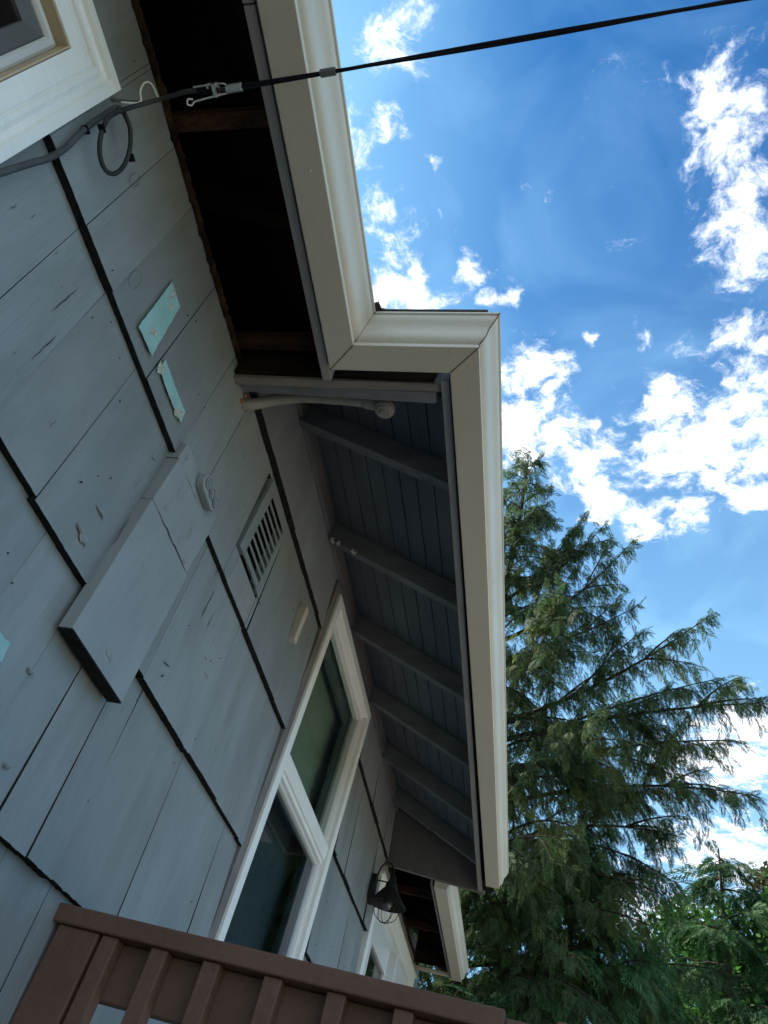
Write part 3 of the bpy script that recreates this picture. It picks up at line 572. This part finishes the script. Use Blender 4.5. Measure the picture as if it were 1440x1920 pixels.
# torn wall edge left by the missing soffit
def torn(ya, yb, seed, amp=.012, zc=1.703):
    rnd = random.Random(seed); q = MB(); n = int((yb-ya)/.011); pts = []; off = 0
    for i in range(n+1):
        off = off*.85+rnd.uniform(-1, 1)*amp*.45
        pts.append((ya+(yb-ya)*i/n, zc+off-.005*(rnd.random() < .08), .012+abs(off)*.7+rnd.uniform(0, .003), .016+rnd.uniform(-.003, .003)))
    for a, b in zip(pts[:-1], pts[1:]):
        q.add([(a[2], a[0], a[1]), (b[2], b[0], b[1]), (b[2]+.004, b[0], b[1]+b[3]), (a[2]+.004, a[0], a[1]+a[3]), (-.05, a[0], a[1]-.0), (-.05, b[0], b[1]), (-.045, b[0], b[1]+.035), (-.045, a[0], a[1]+.035)],
              [(0, 1, 2, 3), (0, 4, 5, 1), (3, 2, 6, 7)])
    q.build('torn_edge', MRUST, house)
torn(Y0, 1.165, 3, .0035); torn(4.73, 6.9, 4, .008, 1.715)
# splinters hanging on the torn edge
q = MB(); rnd = random.Random(9)
for i in range(0):
    y = rnd.uniform(.1, 1.15); L = rnd.uniform(.01, .05); z = 1.70+rnd.uniform(-.006, .02); x = rnd.uniform(.004, .04)
    q.add([(x, y, z), (x+rnd.uniform(-.01, .02), y+rnd.uniform(-.02, .02), z-rnd.uniform(0, .012)), (x+.004, y+L, z+rnd.uniform(0, .015)), (x-.004, y+L*.6, z+.012)], [(0, 1, 2), (0, 2, 3), (0, 1, 3), (1, 2, 3)])

# roof slabs
def slab(ya, yb, zf, xe, off):
    q = MB(); q.prism([(-4.0, zf(-4.0)+off), (xe, zf(xe)+off), (xe, zf(xe)+off+.02), (-4.0, zf(-4.0)+off+.02)], 'y', ya, yb, 0)
    q.build('roof', MROOF, house)
slab(Y0-.2, 1.12, zb1, .345, RD+.022); slab(1.116, 4.735, zb2, .675, RD+.023); slab(4.73, 6.67, zb1, .33, RD+.0225); slab(6.671, 7.06, zb1, .02, RD+.0225)
MB().prism([(-4.0, 4.10), (-4.0, 4.06), (-8.4, 1.9), (-8.4, 1.94)], 'y', Y0-.2, 7.2).build('roof', MROOF, house)
MB().prism([(-4.06, 3.86), (-3.94, 3.86), (-3.9, 4.09), (-4.0, 4.16), (-4.1, 4.09)], 'y', Y0-.2, 7.2).build('roof_ridge', MROOF, house)
# ragged shingle tabs peeping over the inner corner of the gutter
q = MB()
q.prism([(.436, .93), (.452, .925), (.458, .944), (.475, .9475), (.74, .9475), (.74, 1.02), (.436, 1.02)], 'z', ZG+.1060, ZG+.1115)
q.build('roof_edge_tabs', MROOF, house)
# wasp nest litter on the second rafter and dirt at corners
rnd = random.Random(2)
for (x, y, rr) in ((.030, 2.150, .014), (.062, 2.146, .011), (.135, 2.150, .012), (.150, 2.146, .007)):
    q = MB(); q.lathe([(.0003, -rr*.6), (rr*.7, -rr*.45), (rr, 0), (rr*.8, rr*.5), (.0003, rr*.6)], (x, y, zb2(x)+.004), 9)
    q.v = [(a+rnd.uniform(-.3, .3)*rr, b+rnd.uniform(-.3, .3)*rr, c+rnd.uniform(-.2, .2)*rr) for a, b, c in q.v]; q.build('insect_nest', MPLAS, house)

# ------------------------------------------------------------------ junction plate, conduit, cable, lamp
jp = thing('junction_plate', (.045, 1.24, 1.26), 'grey rounded metal plate with three screw recesses on the patched wall board', 'junction plate')
def stadium(L, r, n=10): return [(L/2*math.copysign(1, math.cos(a))+r*math.cos(a), r*math.sin(a)) for a in [(-.5+k/n)*math.pi for k in range(n+1)]]+[(-L/2+r*math.cos(a), r*math.sin(a)) for a in [(.5+k/n)*math.pi for k in range(n+1)]]
st = [(1.240+.5*0+u+v*.1, 1.284+v-.06*u) for u, v in [(p[0], p[1]) for p in stadium(.060, .026)]]
MB().prism(st, 'x', .040, .064).build('housing', MPATCH, jp, bevel=.004)
q = MB()
for k in (-1, 0, 1):
    q.lathe([(.015, .0005), (.0165, .004), (.0135, .0045), (.012, .001), (.006, .0005), (.0055, .0035), (.0001, .004)], (.064, 1.240+k*.033, 1.284-k*.002), 16, axis='x')
q.build('screw_recess', MVENT, jp, smooth=False)

cp = thing('conduit_pipe', (0, 1.235, 1.66), 'painted bent conduit pipe reaching out of the wall beneath the deep eave', 'pipe')
pp = spline([(-.03, 1.225, 1.655), (.02, 1.235, 1.672), (.06, 1.245, 1.705), (.11, 1.25, 1.732), (.18, 1.25, 1.745), (.28, 1.25, 1.742), (.375, 1.25, 1.734)], 8)
MB().tube(pp, .0185, 16).build('pipe', MCOND, cp, smooth=True)
q = MB(); q.tube([(.365, 1.25, 1.735), (.372, 1.25, 1.7345), (.392, 1.25, 1.7325), (.396, 1.25, 1.7322)], [.0205, .0235, .0235, .0215], 18)
el = spline([(.39, 1.25, 1.733), (.412, 1.25, 1.731), (.428, 1.251, 1.722), (.434, 1.252, 1.708)], 6); q.tube(el, .0255, 18); q.build('elbow', MCOND, cp, smooth=True)
q = MB(); q.lathe([(.0001, -.022), (.009, -.022), (.010, -.017), (.020, -.017), (.024, -.012), (.029, -.010), (.032, -.002), (.032, .004), (.028, .009), (.0245, .014)], (.434, 1.252, 1.704), 22); q.box(.425, .443, 1.2495, 1.2545, 1.681, 1.686); q.build('cap', MCOND, cp, smooth=False, bevel=.0006)
q = MB(); 
for i in range(9): blob(q, 1.217+rnd.gauss(0, .010), 1.672+rnd.gauss(0, .010), .009, .009, .007, 8, 300+i, x=.012)
q.build('sealant', MORG, cp)

sv = thing('service_cable', (0, .37, 1.54), 'black overhead service cable with metal clamp crossing under the gutter to the house wall', 'cable')
gp_ = [(.045, .30, .92), (.045, .34, .997), (.045, .348, 1.075), (.045, .361, 1.159), (.043, .369, 1.204), (.036, .374, 1.269), (.035, .368, 1.322), (.035, .364, 1.364), (.035, .363, 1.417), (.040, .361, 1.458), (.045, .362, 1.469), (.050, .369, 1.469)]
gp_ = [(.045, .20, .60), (.045, .25, .75)]+gp_
lp = [(0.05, 0.363, 1.46), (0.05, 0.373, 1.475), (0.055, 0.38, 1.47), (0.055, 0.399, 1.472), (0.055, 0.419, 1.461), (0.055, 0.437, 1.441), (0.055, 0.45, 1.414), (0.055, 0.455, 1.385), (0.055, 0.452, 1.361), (0.055, 0.441, 1.344), (0.055, 0.425, 1.338), (0.055, 0.406, 1.343), (0.055, 0.388, 1.358), (0.055, 0.373, 1.381), (0.055, 0.363, 1.408), (0.055, 0.362, 1.429), (0.055, 0.366, 1.471)]+[(.07, .369, 1.510), (.10, .369, 1.540), (.14, .363, 1.543), (.17, .358, 1.541), (.2, .360, 1.545), (.26, .361, 1.549)]
MB().tube(spline(gp_, 6), .0062, 10).build('wall_lead', MGRC, sv, smooth=True)
MB().tube(spline(gp_[-3:-1]+lp, 6), .0048, 10).build('loop_lead', MLOOP, sv, smooth=True, label='dark grey lead hanging in a loop')
A = Vector((.262, .3605, 1.548)); B = Vector((1.21, .317, 1.708)); d = (B-A)
pts1 = []; pts2 = []; K = 420
for i in range(K+1):
    t = i/K*9.0; p = A+d*t; p.z += -.0 + .012*math.sin(min(t, 1)*math.pi)*-1 + (.02*max(t-1, 0)**1.5); an = t*5
    o1 = Vector((0, math.cos(an), math.sin(an)))*.0025; pts1.append(p+o1); pts2.append(p-o1)
MB().tube(pts1, .0036, 8).build('strand', MBLK, sv, smooth=True); MB().tube(pts2, .0031, 8).build('strand', MBLK, sv, smooth=True)
def along(t): return A+d*t+Vector((0, 0, -.012*math.sin(min(max(t, 0), 1)*math.pi)))
MB().tube([along(.195), along(.228)], .0078, 12).build('tape_band', MTAPE, sv, smooth=False, bevel=.001)
MB().tube([along(-.01), along(.025)], .0085, 14).build('ferrule', MMET, sv, smooth=False, bevel=.001)
q = MB(); q.tube(spline([(.185, .351, 1.538), (.21, .351, 1.545), (.24, .351, 1.550), (.250, .354, 1.552), (.256, .361, 1.551), (.250, .368, 1.548), (.24, .369, 1.543), (.21, .371, 1.530), (.188, .373, 1.520)], 5), .0021, 8)
q.tube(spline([(.188, .373, 1.520), (.182, .378, 1.516), (.176, .374, 1.512), (.180, .366, 1.513), (.188, .368, 1.518)], 5), .002, 8)
q.box(.226, .233, .348, .372, 1.535, 1.556); q.box(.212, .217, .348, .356, 1.540, 1.554); q.tube([(.225, .360, 1.548), (.236, .360, 1.551)], .0075, 10)
q.build('clamp', MMET, sv, bevel=.0005)
MB().tube([(.19, .360, 1.544), (.235, .3605, 1.549)], .0070, 10).build('grip_sleeve', MBLK, sv)
MB().tube(spline([(.028, .362, 1.512), (.06, .369, 1.529), (.06, .353, 1.544), (.06, .344, 1.565), (.06, .346, 1.586), (.07, .354, 1.583), (.09, .371, 1.555)], 6), .0019, 8).build('tie_wire', MTRIM, sv, smooth=True)
MB().tube([(.012, .352, 1.495), (.05, .371, 1.540)], .0032, 8).build('eye_stub', MGRC, sv)
q = MB()
for (x, y, z) in ((.036, .3665, 1.352), (.056, .448, 1.44), (.056, .372, 1.375)): MB().box(x-.007, x+.007, y-.008, y+.008, z-.002, z+.002).build('cable_tie', MBLK, sv, bevel=.001)

lm = thing('wall_lamp', (0, 4.42, 1.44), 'black barn style wall lamp with gooseneck arm and wire cage beside the far door', 'wall lamp')
LY, LX = 4.42, .135
q = MB(); q.prism([(LY+.045*math.cos(a), 1.44+.085*math.sin(a)) for a in [k*math.pi/12 for k in range(24)]], 'x', .018, .045); q.build('back_plate', MLAMP, lm, bevel=.004)
q = MB(); q.tube(spline([(.04, LY, 1.47), (.045, LY, 1.53), (.06, LY, 1.578), (.085, LY, 1.598), (.112, LY, 1.590), (.13, LY, 1.560), (.135, LY, 1.525)], 6), .005, 10); q.tube([(.04, LY, 1.492), (.13, LY, 1.492)], .004, 8); q.build('arm', MLAMP, lm, smooth=True)
q = MB(); q.lathe([(.0001, 1.535), (.014, 1.533), (.018, 1.525), (.021, 1.50), (.030, 1.492), (.034, 1.478), (.036, 1.462), (.050, 1.445), (.092, 1.388), (.103, 1.378), (.106, 1.370), (.103, 1.370), (.090, 1.386), (.046, 1.444), (.030, 1.460), (.0001, 1.462)], (LX, LY, 0), 32); q.build('shade', MLAMP, lm, smooth=True)
q = MB()
for k in range(6):
    a = k*math.pi/3+.3; q.tube(spline([(LX+.072*math.cos(a), LY+.072*math.sin(a), 1.405), (LX+.072*math.cos(a), LY+.072*math.sin(a), 1.35), (LX+.055*math.cos(a), LY+.055*math.sin(a), 1.305), (LX+.02*math.cos(a), LY+.02*math.sin(a), 1.283), (LX, LY, 1.280)], 5), .0022, 6)
rg = [(LX+.0725*math.cos(t*math.pi/14), LY+.0725*math.sin(t*math.pi/14), 1.372) for t in range(29)]; q.tube(rg, .002, 6, cap=False); q.build('cage', MLAMP, lm, smooth=True)
q = MB(); q.lathe([(.0001, 1.345), (.015, 1.35), (.026, 1.368), (.028, 1.385), (.020, 1.41), (.013, 1.43), (.013, 1.455)], (LX, LY, 0), 20); q.build('bulb', glassmat('dim_bulb', (.10, .10, .11), .15), lm, smooth=True)

# ------------------------------------------------------------------ deck and railing
dk = MB()
for i in range(40):
    y = 1.55+i*.14; dk.box(.03, 7.0, y, y+.135, -.64, -.605)  # unseen deck floor, widened and paled to bounce light at eave and windows
struct(dk.build('deck', MDECK)); 
rl = thing('deck_railing', (.5, 1.63, -.6), 'brown painted deck railing with square balusters running out from the house wall', 'railing')
q = MB(); q.box(.004, .941, 1.580, 1.718, .3265, .3625); q.build('top_rail', MRAIL, rl, bevel=.004)
q = MB(); q.box(1.030, 6.9, 1.580, 1.718, .3275, .3635); q.build('top_rail', MRAIL, rl, bevel=.004)
q = MB(); q.box(.943, 1.028, 1.592, 1.706, .32, .352); q.build('post', MRAIL, rl, bevel=.003)
MB().box(.118, 6.9, 1.628, 1.664, .222, .3255).build('sub_rail', MRAIL, rl, bevel=.003)
MB().box(.022, .1175, 1.590, 1.682, -.6, .3255).build('post', MRAIL, rl, bevel=.003)
MB().box(.943, 1.028, 1.6655, 1.70, -.6, .3195).build('post', MRAIL, rl, bevel=.003)
MB().box(.118, 6.9, 1.629, 1.663, -.5, -.41).build('bottom_rail', MRAIL, rl, bevel=.003)
for x in [.126, .239, .354, .484, .612, .742, .868, .995, 1.12, 1.25, 1.375, 1.5, 1.63, 1.755, 1.88]+[2.005+.127*k for k in range(38)]:
    MB().box(x, x+.037, 1.590, 1.6265, -.5, .3255).build('baluster', MRAIL, rl, bevel=.003)

# ------------------------------------------------------------------ trees
def mesh_np(name, verts, quads, m, parent):
    me = bpy.data.meshes.new(name); verts = verts.copy(); verts[:, 2] += H; verts -= np.array(parent.location)
    nv, nf = len(verts), len(quads); me.vertices.add(nv); me.vertices.foreach_set('co', verts.astype(np.float32).ravel())
    me.loops.add(nf*4); me.loops.foreach_set('vertex_index', quads.astype(np.int32).ravel())
    me.polygons.add(nf); me.polygons.foreach_set('loop_start', np.arange(0, nf*4, 4, dtype=np.int32))
    me.update(calc_edges=True); me.validate(); me.materials.append(m)
    o = bpy.data.objects.new(name, me); sc.collection.objects.link(o); o.parent = parent; return o
def diamond(p, d, L, w, nrm):
    s = np.cross(d, nrm); s /= (np.linalg.norm(s)+1e-9); return [p, p+d*L*.45+s*w/2, p+d*L, p+d*L*.45-s*w/2]
def frond_template(r, np_=13):
    q = []; up = np.array([0, 0, 1.])
    def rach(t): return np.array([t, .05*math.sin(t*3+r.random()), -.28*t*t])
    for i in range(np_):
        t = .04+.92*i/(np_-1); p = rach(t); L = (.40*(1-t)**.8+.10)*r.uniform(.8, 1.15)
        for s in (-1, 1):
            a = math.radians(r.uniform(38, 60)); d = np.array([math.cos(a), s*math.sin(a), -.25+r.uniform(-.15, .15)]); d /= np.linalg.norm(d)
            q.append(diamond(p, d, L, .040, up+np.array([r.uniform(-.4, .4), r.uniform(-.4, .4), 0])))
            if L > .22:
                for tt in (.35, .62):
                    pp = p+d*L*tt; a2 = a*.25 if True else 0; dd = np.array([math.cos(a2), s*math.sin(a2), -.35]); dd /= np.linalg.norm(dd)
                    q.append(diamond(pp, dd, L*.42, .036, up))
        if i % 3 == 0: q.append(diamond(p, np.array([1, 0, -.5*t])/np.linalg.norm([1, 0, -.5*t]), .34, .022, up))
    return np.array(q)          # n,4,3
def place_fronds(tmps, P, D, S, roll, r):
    """P,D (n,3); S (n,); local x along D, z as up as can be"""
    n = len(P); D = D/np.linalg.norm(D, axis=1, keepdims=True); upv = np.tile([0, 0, 1.], (n, 1)); Yv = np.cross(upv, D); Yv /= (np.linalg.norm(Yv, axis=1, keepdims=True)+1e-9); Zv = np.cross(D, Yv)
    c, s = np.cos(roll)[:, None], np.sin(roll)[:, None]; Y2 = Yv*c+Zv*s; Z2 = -Yv*s+Zv*c
    out = []; idx = r.integers(0, len(tmps), n)
    for k, T in enumerate(tmps):
        m = idx == k
        if not m.any(): continue
        Mx = np.stack([D[m], Y2[m], Z2[m]], axis=1)*S[m][:, None, None]
        out.append(np.einsum('qvi,nij->nqvj', T, Mx)+P[m][:, None, None, :])
    return np.concatenate([o.reshape(-1, 3) for o in out])
def curve(a, b, sag, n=14):
    a = np.array(a); b = np.array(b); t = np.linspace(0, 1, n)[:, None]; c = a+(b-a)*t; c[:, 2] += (sag*4*t*(1-t))[:, 0]; return c
def conifer(name, base, trunk, limbs, label, r, frond=.34, blen=.75, dens=1., matl=MCED, trad=.16, droop=.55):
    root = thing(name, base, label, 'tree', None)
    tm = [frond_template(random.Random(k)) for k in range(6)]
    q = MB(); L = len(trunk)
    q.tube(trunk, [trad*(1-i/(L-1))**.9+.012 for i in range(L)], 10); q.build('trunk', MBARK, root, smooth=True)
    lb = MB(); P = []; D = []; S = []
    for (a, b, sag, thick) in limbs:
        c = curve(a, b, sag); Lm = np.linalg.norm(np.array(b)-np.array(a)); lb.tube([tuple(p) for p in c], [thick*.6*(1-i/14)+.003 for i in range(14)], 6)
        nb = max(4, int(Lm/.115*dens)); hd = (c[-1]-c[0]); hd[2] = 0; hd /= (np.linalg.norm(hd)+1e-9); side = np.array([-hd[1], hd[0], 0])
        for i in range(nb):
            t = .10+.90*(i+r.random()*.8)/nb
            if t > 1: t = 1
            f = t*13; i0 = min(int(f), 12); p = c[i0]+(c[i0+1]-c[i0])*(f-i0); tan = c[i0+1]-c[i0]; tan = tan/np.linalg.norm(tan)
            s = 1 if i % 2 else -1; env = min(1, .35+1.6*(1-t))*min(1, .5+t)
            bl = blen*env*r.uniform(.55, 1.15)*min(1.0, .45+Lm/3)
            bd = tan*r.uniform(.35, .9)+side*s*r.uniform(.35, 1.0)+np.array([0, 0, r.uniform(-.35, .2)]); bd /= np.linalg.norm(bd)
            e_ = p+bd*bl+np.array([0, 0, -bl*droop*r.uniform(.4, 1.1)]); cc = curve(p, e_, bl*.12, 6)
            lb.tube([tuple(v) for v in cc], [.005*(1-k/6)+.0015 for k in range(6)], 3, cap=False)
            nf = max(2, int(bl/.062*dens))
            for k in range(nf):
                tt = (k+.6)/nf; g_ = tt*5; j = min(int(g_), 4); pp = cc[j]+(cc[j+1]-cc[j])*(g_-j)
                sd_ = np.cross(bd, [0, 0, 1.]); dd = bd*r.uniform(.4, 1)+sd_*(1 if k % 2 else -1)*r.uniform(.1, .8)+np.array([0, 0, -r.uniform(.15, 1.3)*droop*1.6])
                P.append(pp); D.append(dd); S.append(frond*r.uniform(.6, 1.2))
        for k in range(int(Lm/.07*dens)):          # sprays hanging straight off the limb
            t = r.uniform(.15, 1)*13; i0 = min(int(t), 12); pp = c[i0]+(c[i0+1]-c[i0])*(t-i0); P.append(pp); D.append(np.array([r.normal(0, .5), r.normal(0, .5), -r.uniform(.3, 1.2)])+hd*.5); S.append(frond*r.uniform(.7, 1.3))
        # tip plume
        tan = c[-1]-c[-2]; tan /= np.linalg.norm(tan)
        for k in range(5): P.append(c[-1]-tan*.06*k); D.append(tan+r.normal(0, .28, 3)); S.append(frond*r.uniform(.6, 1))
    lb.build('branches', MBARK, root, smooth=True)
    P = np.array(P); D = np.array(D); S = np.array(S); V = place_fronds(tm, P, D, S, r.normal(0, .5, len(P)), r)
    Q = np.arange(len(V)).reshape(-1, 4); o = mesh_np('crown', V, Q, matl, root); print(name, 'fronds', len(P), 'quads', len(Q)); return root

r = np.random.default_rng(5)
# the tall cypress behind the house
TX, TY = .0, 8.95
def tr(z): return np.array([TX+.06*math.sin(z*.8), TY+.05*math.cos(z), z])
trunk = [(TX+.06*math.sin(z*.8), TY+.05*math.cos(z), z) for z in np.linspace(-1.5, 10.75, 26)]
limbs = []
def rad(z):                                # general crown radius at height
    for (z0, r0), (z1, r1) in zip(PR[:-1], PR[1:]):
        if z0 <= z <= z1: return r0+(r1-r0)*(z-z0)/(z1-z0)
    return .2
PR = [(-1.5, 2.9), (0, 3.1), (2.5, 3.0), (4.5, 2.4), (6, 1.55), (7.5, 1.05), (8.8, .7), (10, .42), (10.95, .10)]
z = .2; az = 0
while z < 10.8:
    az += 2.399963+r.uniform(-.25, .25); R = rad(z)*r.uniform(.72, 1.08); rise = (.15+.5*max(0, (z-5)/6)+r.uniform(-.3, .3))*R
    a = tr(z); b = a+np.array([R*math.cos(az), R*math.sin(az), rise*r.uniform(.5, 1.2)+ (-.25*R if z < 4 else 0)])
    limbs.append((a, b, .10*R*(1 if z > 6 else 1.6), .012+.011*R)); z += .105 if z < 5 else (.125 if z < 7 else .095)
# leaders and long limbs on the right side
for a, b, s, th in [((.05, 8.95, 7.4), (1.10, 8.85, 9.25), -.18, .04), ((.05, 8.95, 6.6), (1.90, 8.85, 8.82), -.25, .05), ((.4, 8.9, 7.6), (1.45, 8.6, 8.9), -.1, .03), ((.1, 8.95, 6.3), (1.95, 8.7, 7.35), -.1, .045),
                    ((.05, 8.95, 5.2), (2.92, 8.80, 7.38), -.22, .06), ((.05, 8.9, 4.9), (3.46, 8.8, 6.02), .12, .06), ((.8, 8.9, 5.2), (3.0, 8.6, 6.2), .08, .03),
                    ((.05, 8.9, 4.4), (3.05, 8.6, 5.3), .16, .05), ((.05, 8.9, 4.0), (3.2, 8.6, 4.62), .22, .05), ((.05, 8.9, 3.4), (2.3, 8.4, 3.9), .25, .05), ((.05, 8.9, 2.9), (2.1, 8.0, 3.1), .3, .05),
                    ((.05, 8.9, 2.4), (1.9, 7.7, 2.7), .3, .05), ((.05, 8.9, 2.0), (2.0, 8.2, 2.3), .3, .05), ((.05, 8.9, 3.2), (1.2, 7.4, 3.35), .3, .05), ((.05, 8.9, 1.6), (1.0, 7.3, 1.9), .3, .05), ((.05, 8.9, 1.4), (2.1, 8.0, 1.5), .3, .05),
                    ((0, 8.9, 2.3), (.55, 7.3, 2.35), .3, .05), ((0, 8.9, 3.9), (.75, 7.6, 4.0), .3, .04), ((0, 8.9, 5.6), (.9, 8.0, 6.0), .2, .04), ((0, 8.9, 1.9), (1.55, 7.1, 1.75), .35, .05), ((0, 8.9, 4.6), (1.5, 7.8, 4.6), .25, .04)]:
    limbs.append((np.array(a, float), np.array(b, float), s, th))
base_ = list(limbs)
for (a, b, s, th) in base_:
    a = np.array(a, float); b = np.array(b, float); v = b-a; Lm = np.linalg.norm(v); c = curve(a, b, s)
    if Lm < .7: continue
    for k in range(3 if Lm < 2 else 5):
        t = r.uniform(.22, .85); p = c[int(t*13)]; sd_ = np.cross(v/Lm, [0, 0, 1.]); w_ = v/Lm*r.uniform(.35, .9)+sd_*r.uniform(-.9, .9)+np.array([0, 0, r.uniform(-.55, .55)])
        w_ /= np.linalg.norm(w_); Ls = Lm*r.uniform(.18, .40)*(1.25-t*.6); limbs.append((p, p+w_*Ls, .06*Ls, th*.4))
conifer('cypress_tree', (TX, TY, -1.5), trunk, limbs, 'tall shaggy dark green cypress with drooping sprays rising behind the gutter', r, frond=.185, blen=.62, dens=.95, droop=1.05)
# lower, fresher green cypress in front of it
gx, gy, gz = 1.25, 8.75, 4.0
trunk = [(gx, gy, zz) for zz in np.linspace(-1.5, gz, 12)]; limbs = []; z = .1; az = 2
while z < gz-.05:
    az += 2.399963; R = 1.75*((gz-z)/(gz+.4))**.55*r.uniform(.75, 1.1)+.06; a = np.array([gx, gy, z]); b = a+np.array([R*math.cos(az), R*math.sin(az), R*r.uniform(-.35, .35)]); limbs.append((a, b, .14*R, .025)); z += .085
conifer('conifer_tree', (gx, gy, -1.5), trunk, limbs, 'low fresh green conifer with broad fanned sprays under the tall cypress', r, frond=.36, blen=.62, dens=.72, matl=MCED2, trad=.09, droop=.5)
# lower conifer to the right, farther away
bx, by, bz = 3.65, 13.0, 5.95
trunk = [(bx, by, zz) for zz in np.linspace(-1.5, bz, 14)]; limbs = []; z = .5; az = 1
while z < bz-.05:
    az += 2.399963; R = 2.1*((bz-z)/(bz-.5))**.8*r.uniform(.8, 1.1)+.06; a = np.array([bx, by, z]); b = a+np.array([R*math.cos(az), R*math.sin(az), .12*R*r.uniform(-1, 1.5)]); limbs.append((a, b, .08*R, .03)); z += .16
conifer('conifer_tree', (bx, by, -1.5), trunk, limbs, 'shorter pointed conifer standing right of the tall cypress', r, frond=.40, blen=.8, dens=.75, matl=MCED3, trad=.12, droop=.4)

def broadleaf(name, base, centre, radii, n, leaf, m, label, nclump=60, seed=1, trunk_r=.14):
    r = np.random.default_rng(seed); root = thing(name, base, label, 'tree'); c = np.array(centre); R = np.array(radii)
    q = MB(); q.tube([(base[0], base[1], base[2]), (base[0]+.1, base[1], base[2]+(centre[2]-base[2])*.5), (centre[0], centre[1], centre[2]+R[2]*.5)], [trunk_r, trunk_r*.7, .02], 8); q.build('trunk', MBARK, root, smooth=True)
    d = r.normal(size=(nclump, 3)); d /= np.linalg.norm(d, axis=1, keepdims=True); cc = c+d*R*(r.uniform(.35, 1.0, (nclump, 1))); cr = r.uniform(.22, .42, nclump)*R.min()*.8
    lb = MB()
    for k in range(nclump): a = c+np.array([0, 0, -.5*R[2]]); p = curve(a, cc[k], .1, 5); lb.tube([tuple(v) for v in p], [.03, .024, .018, .012, .006], 5)
    lb.build('branches', MBARK, root, smooth=True)
    k = r.integers(0, nclump, n); dd = r.normal(size=(n, 3)); dd /= np.linalg.norm(dd, axis=1, keepdims=True); P = cc[k]+dd*(cr[k]*r.uniform(.3, 1.05, n)**.7)[:, None]
    D = r.normal(size=(n, 3))*.7+dd*.5; D /= np.linalg.norm(D, axis=1, keepdims=True); U = r.normal(size=(n, 3)); S = np.cross(D, U); S /= np.linalg.norm(S, axis=1, keepdims=True)
    Ls = (leaf*r.uniform(.6, 1.3, n))[:, None]; V = np.stack([P, P+D*Ls*.45+S*Ls*.32, P+D*Ls, P+D*Ls*.45-S*Ls*.32], axis=1).reshape(-1, 3)
    mesh_np('crown', V, np.arange(len(V)).reshape(-1, 4), m, root); return root
broadleaf('leafy_tree', (6.1, 16.5, -1.5), (5.8, 16.5, 4.0), (3.2, 2.2, 3.3), 90000, .13, MBRD, 'bright green leafy tree in the lower right corner behind the conifers', 110, 3)
broadleaf('olive_tree', (8.2, 21, -1.5), (7.75, 21, 9.3), (1.6, 1.5, 2.0), 14000, .16, MOLV, 'brownish leafy treetop at the right edge above the bright green tree', 40, 4, .2)
sc.render.resolution_x, sc.render.resolution_y = 768, 1024
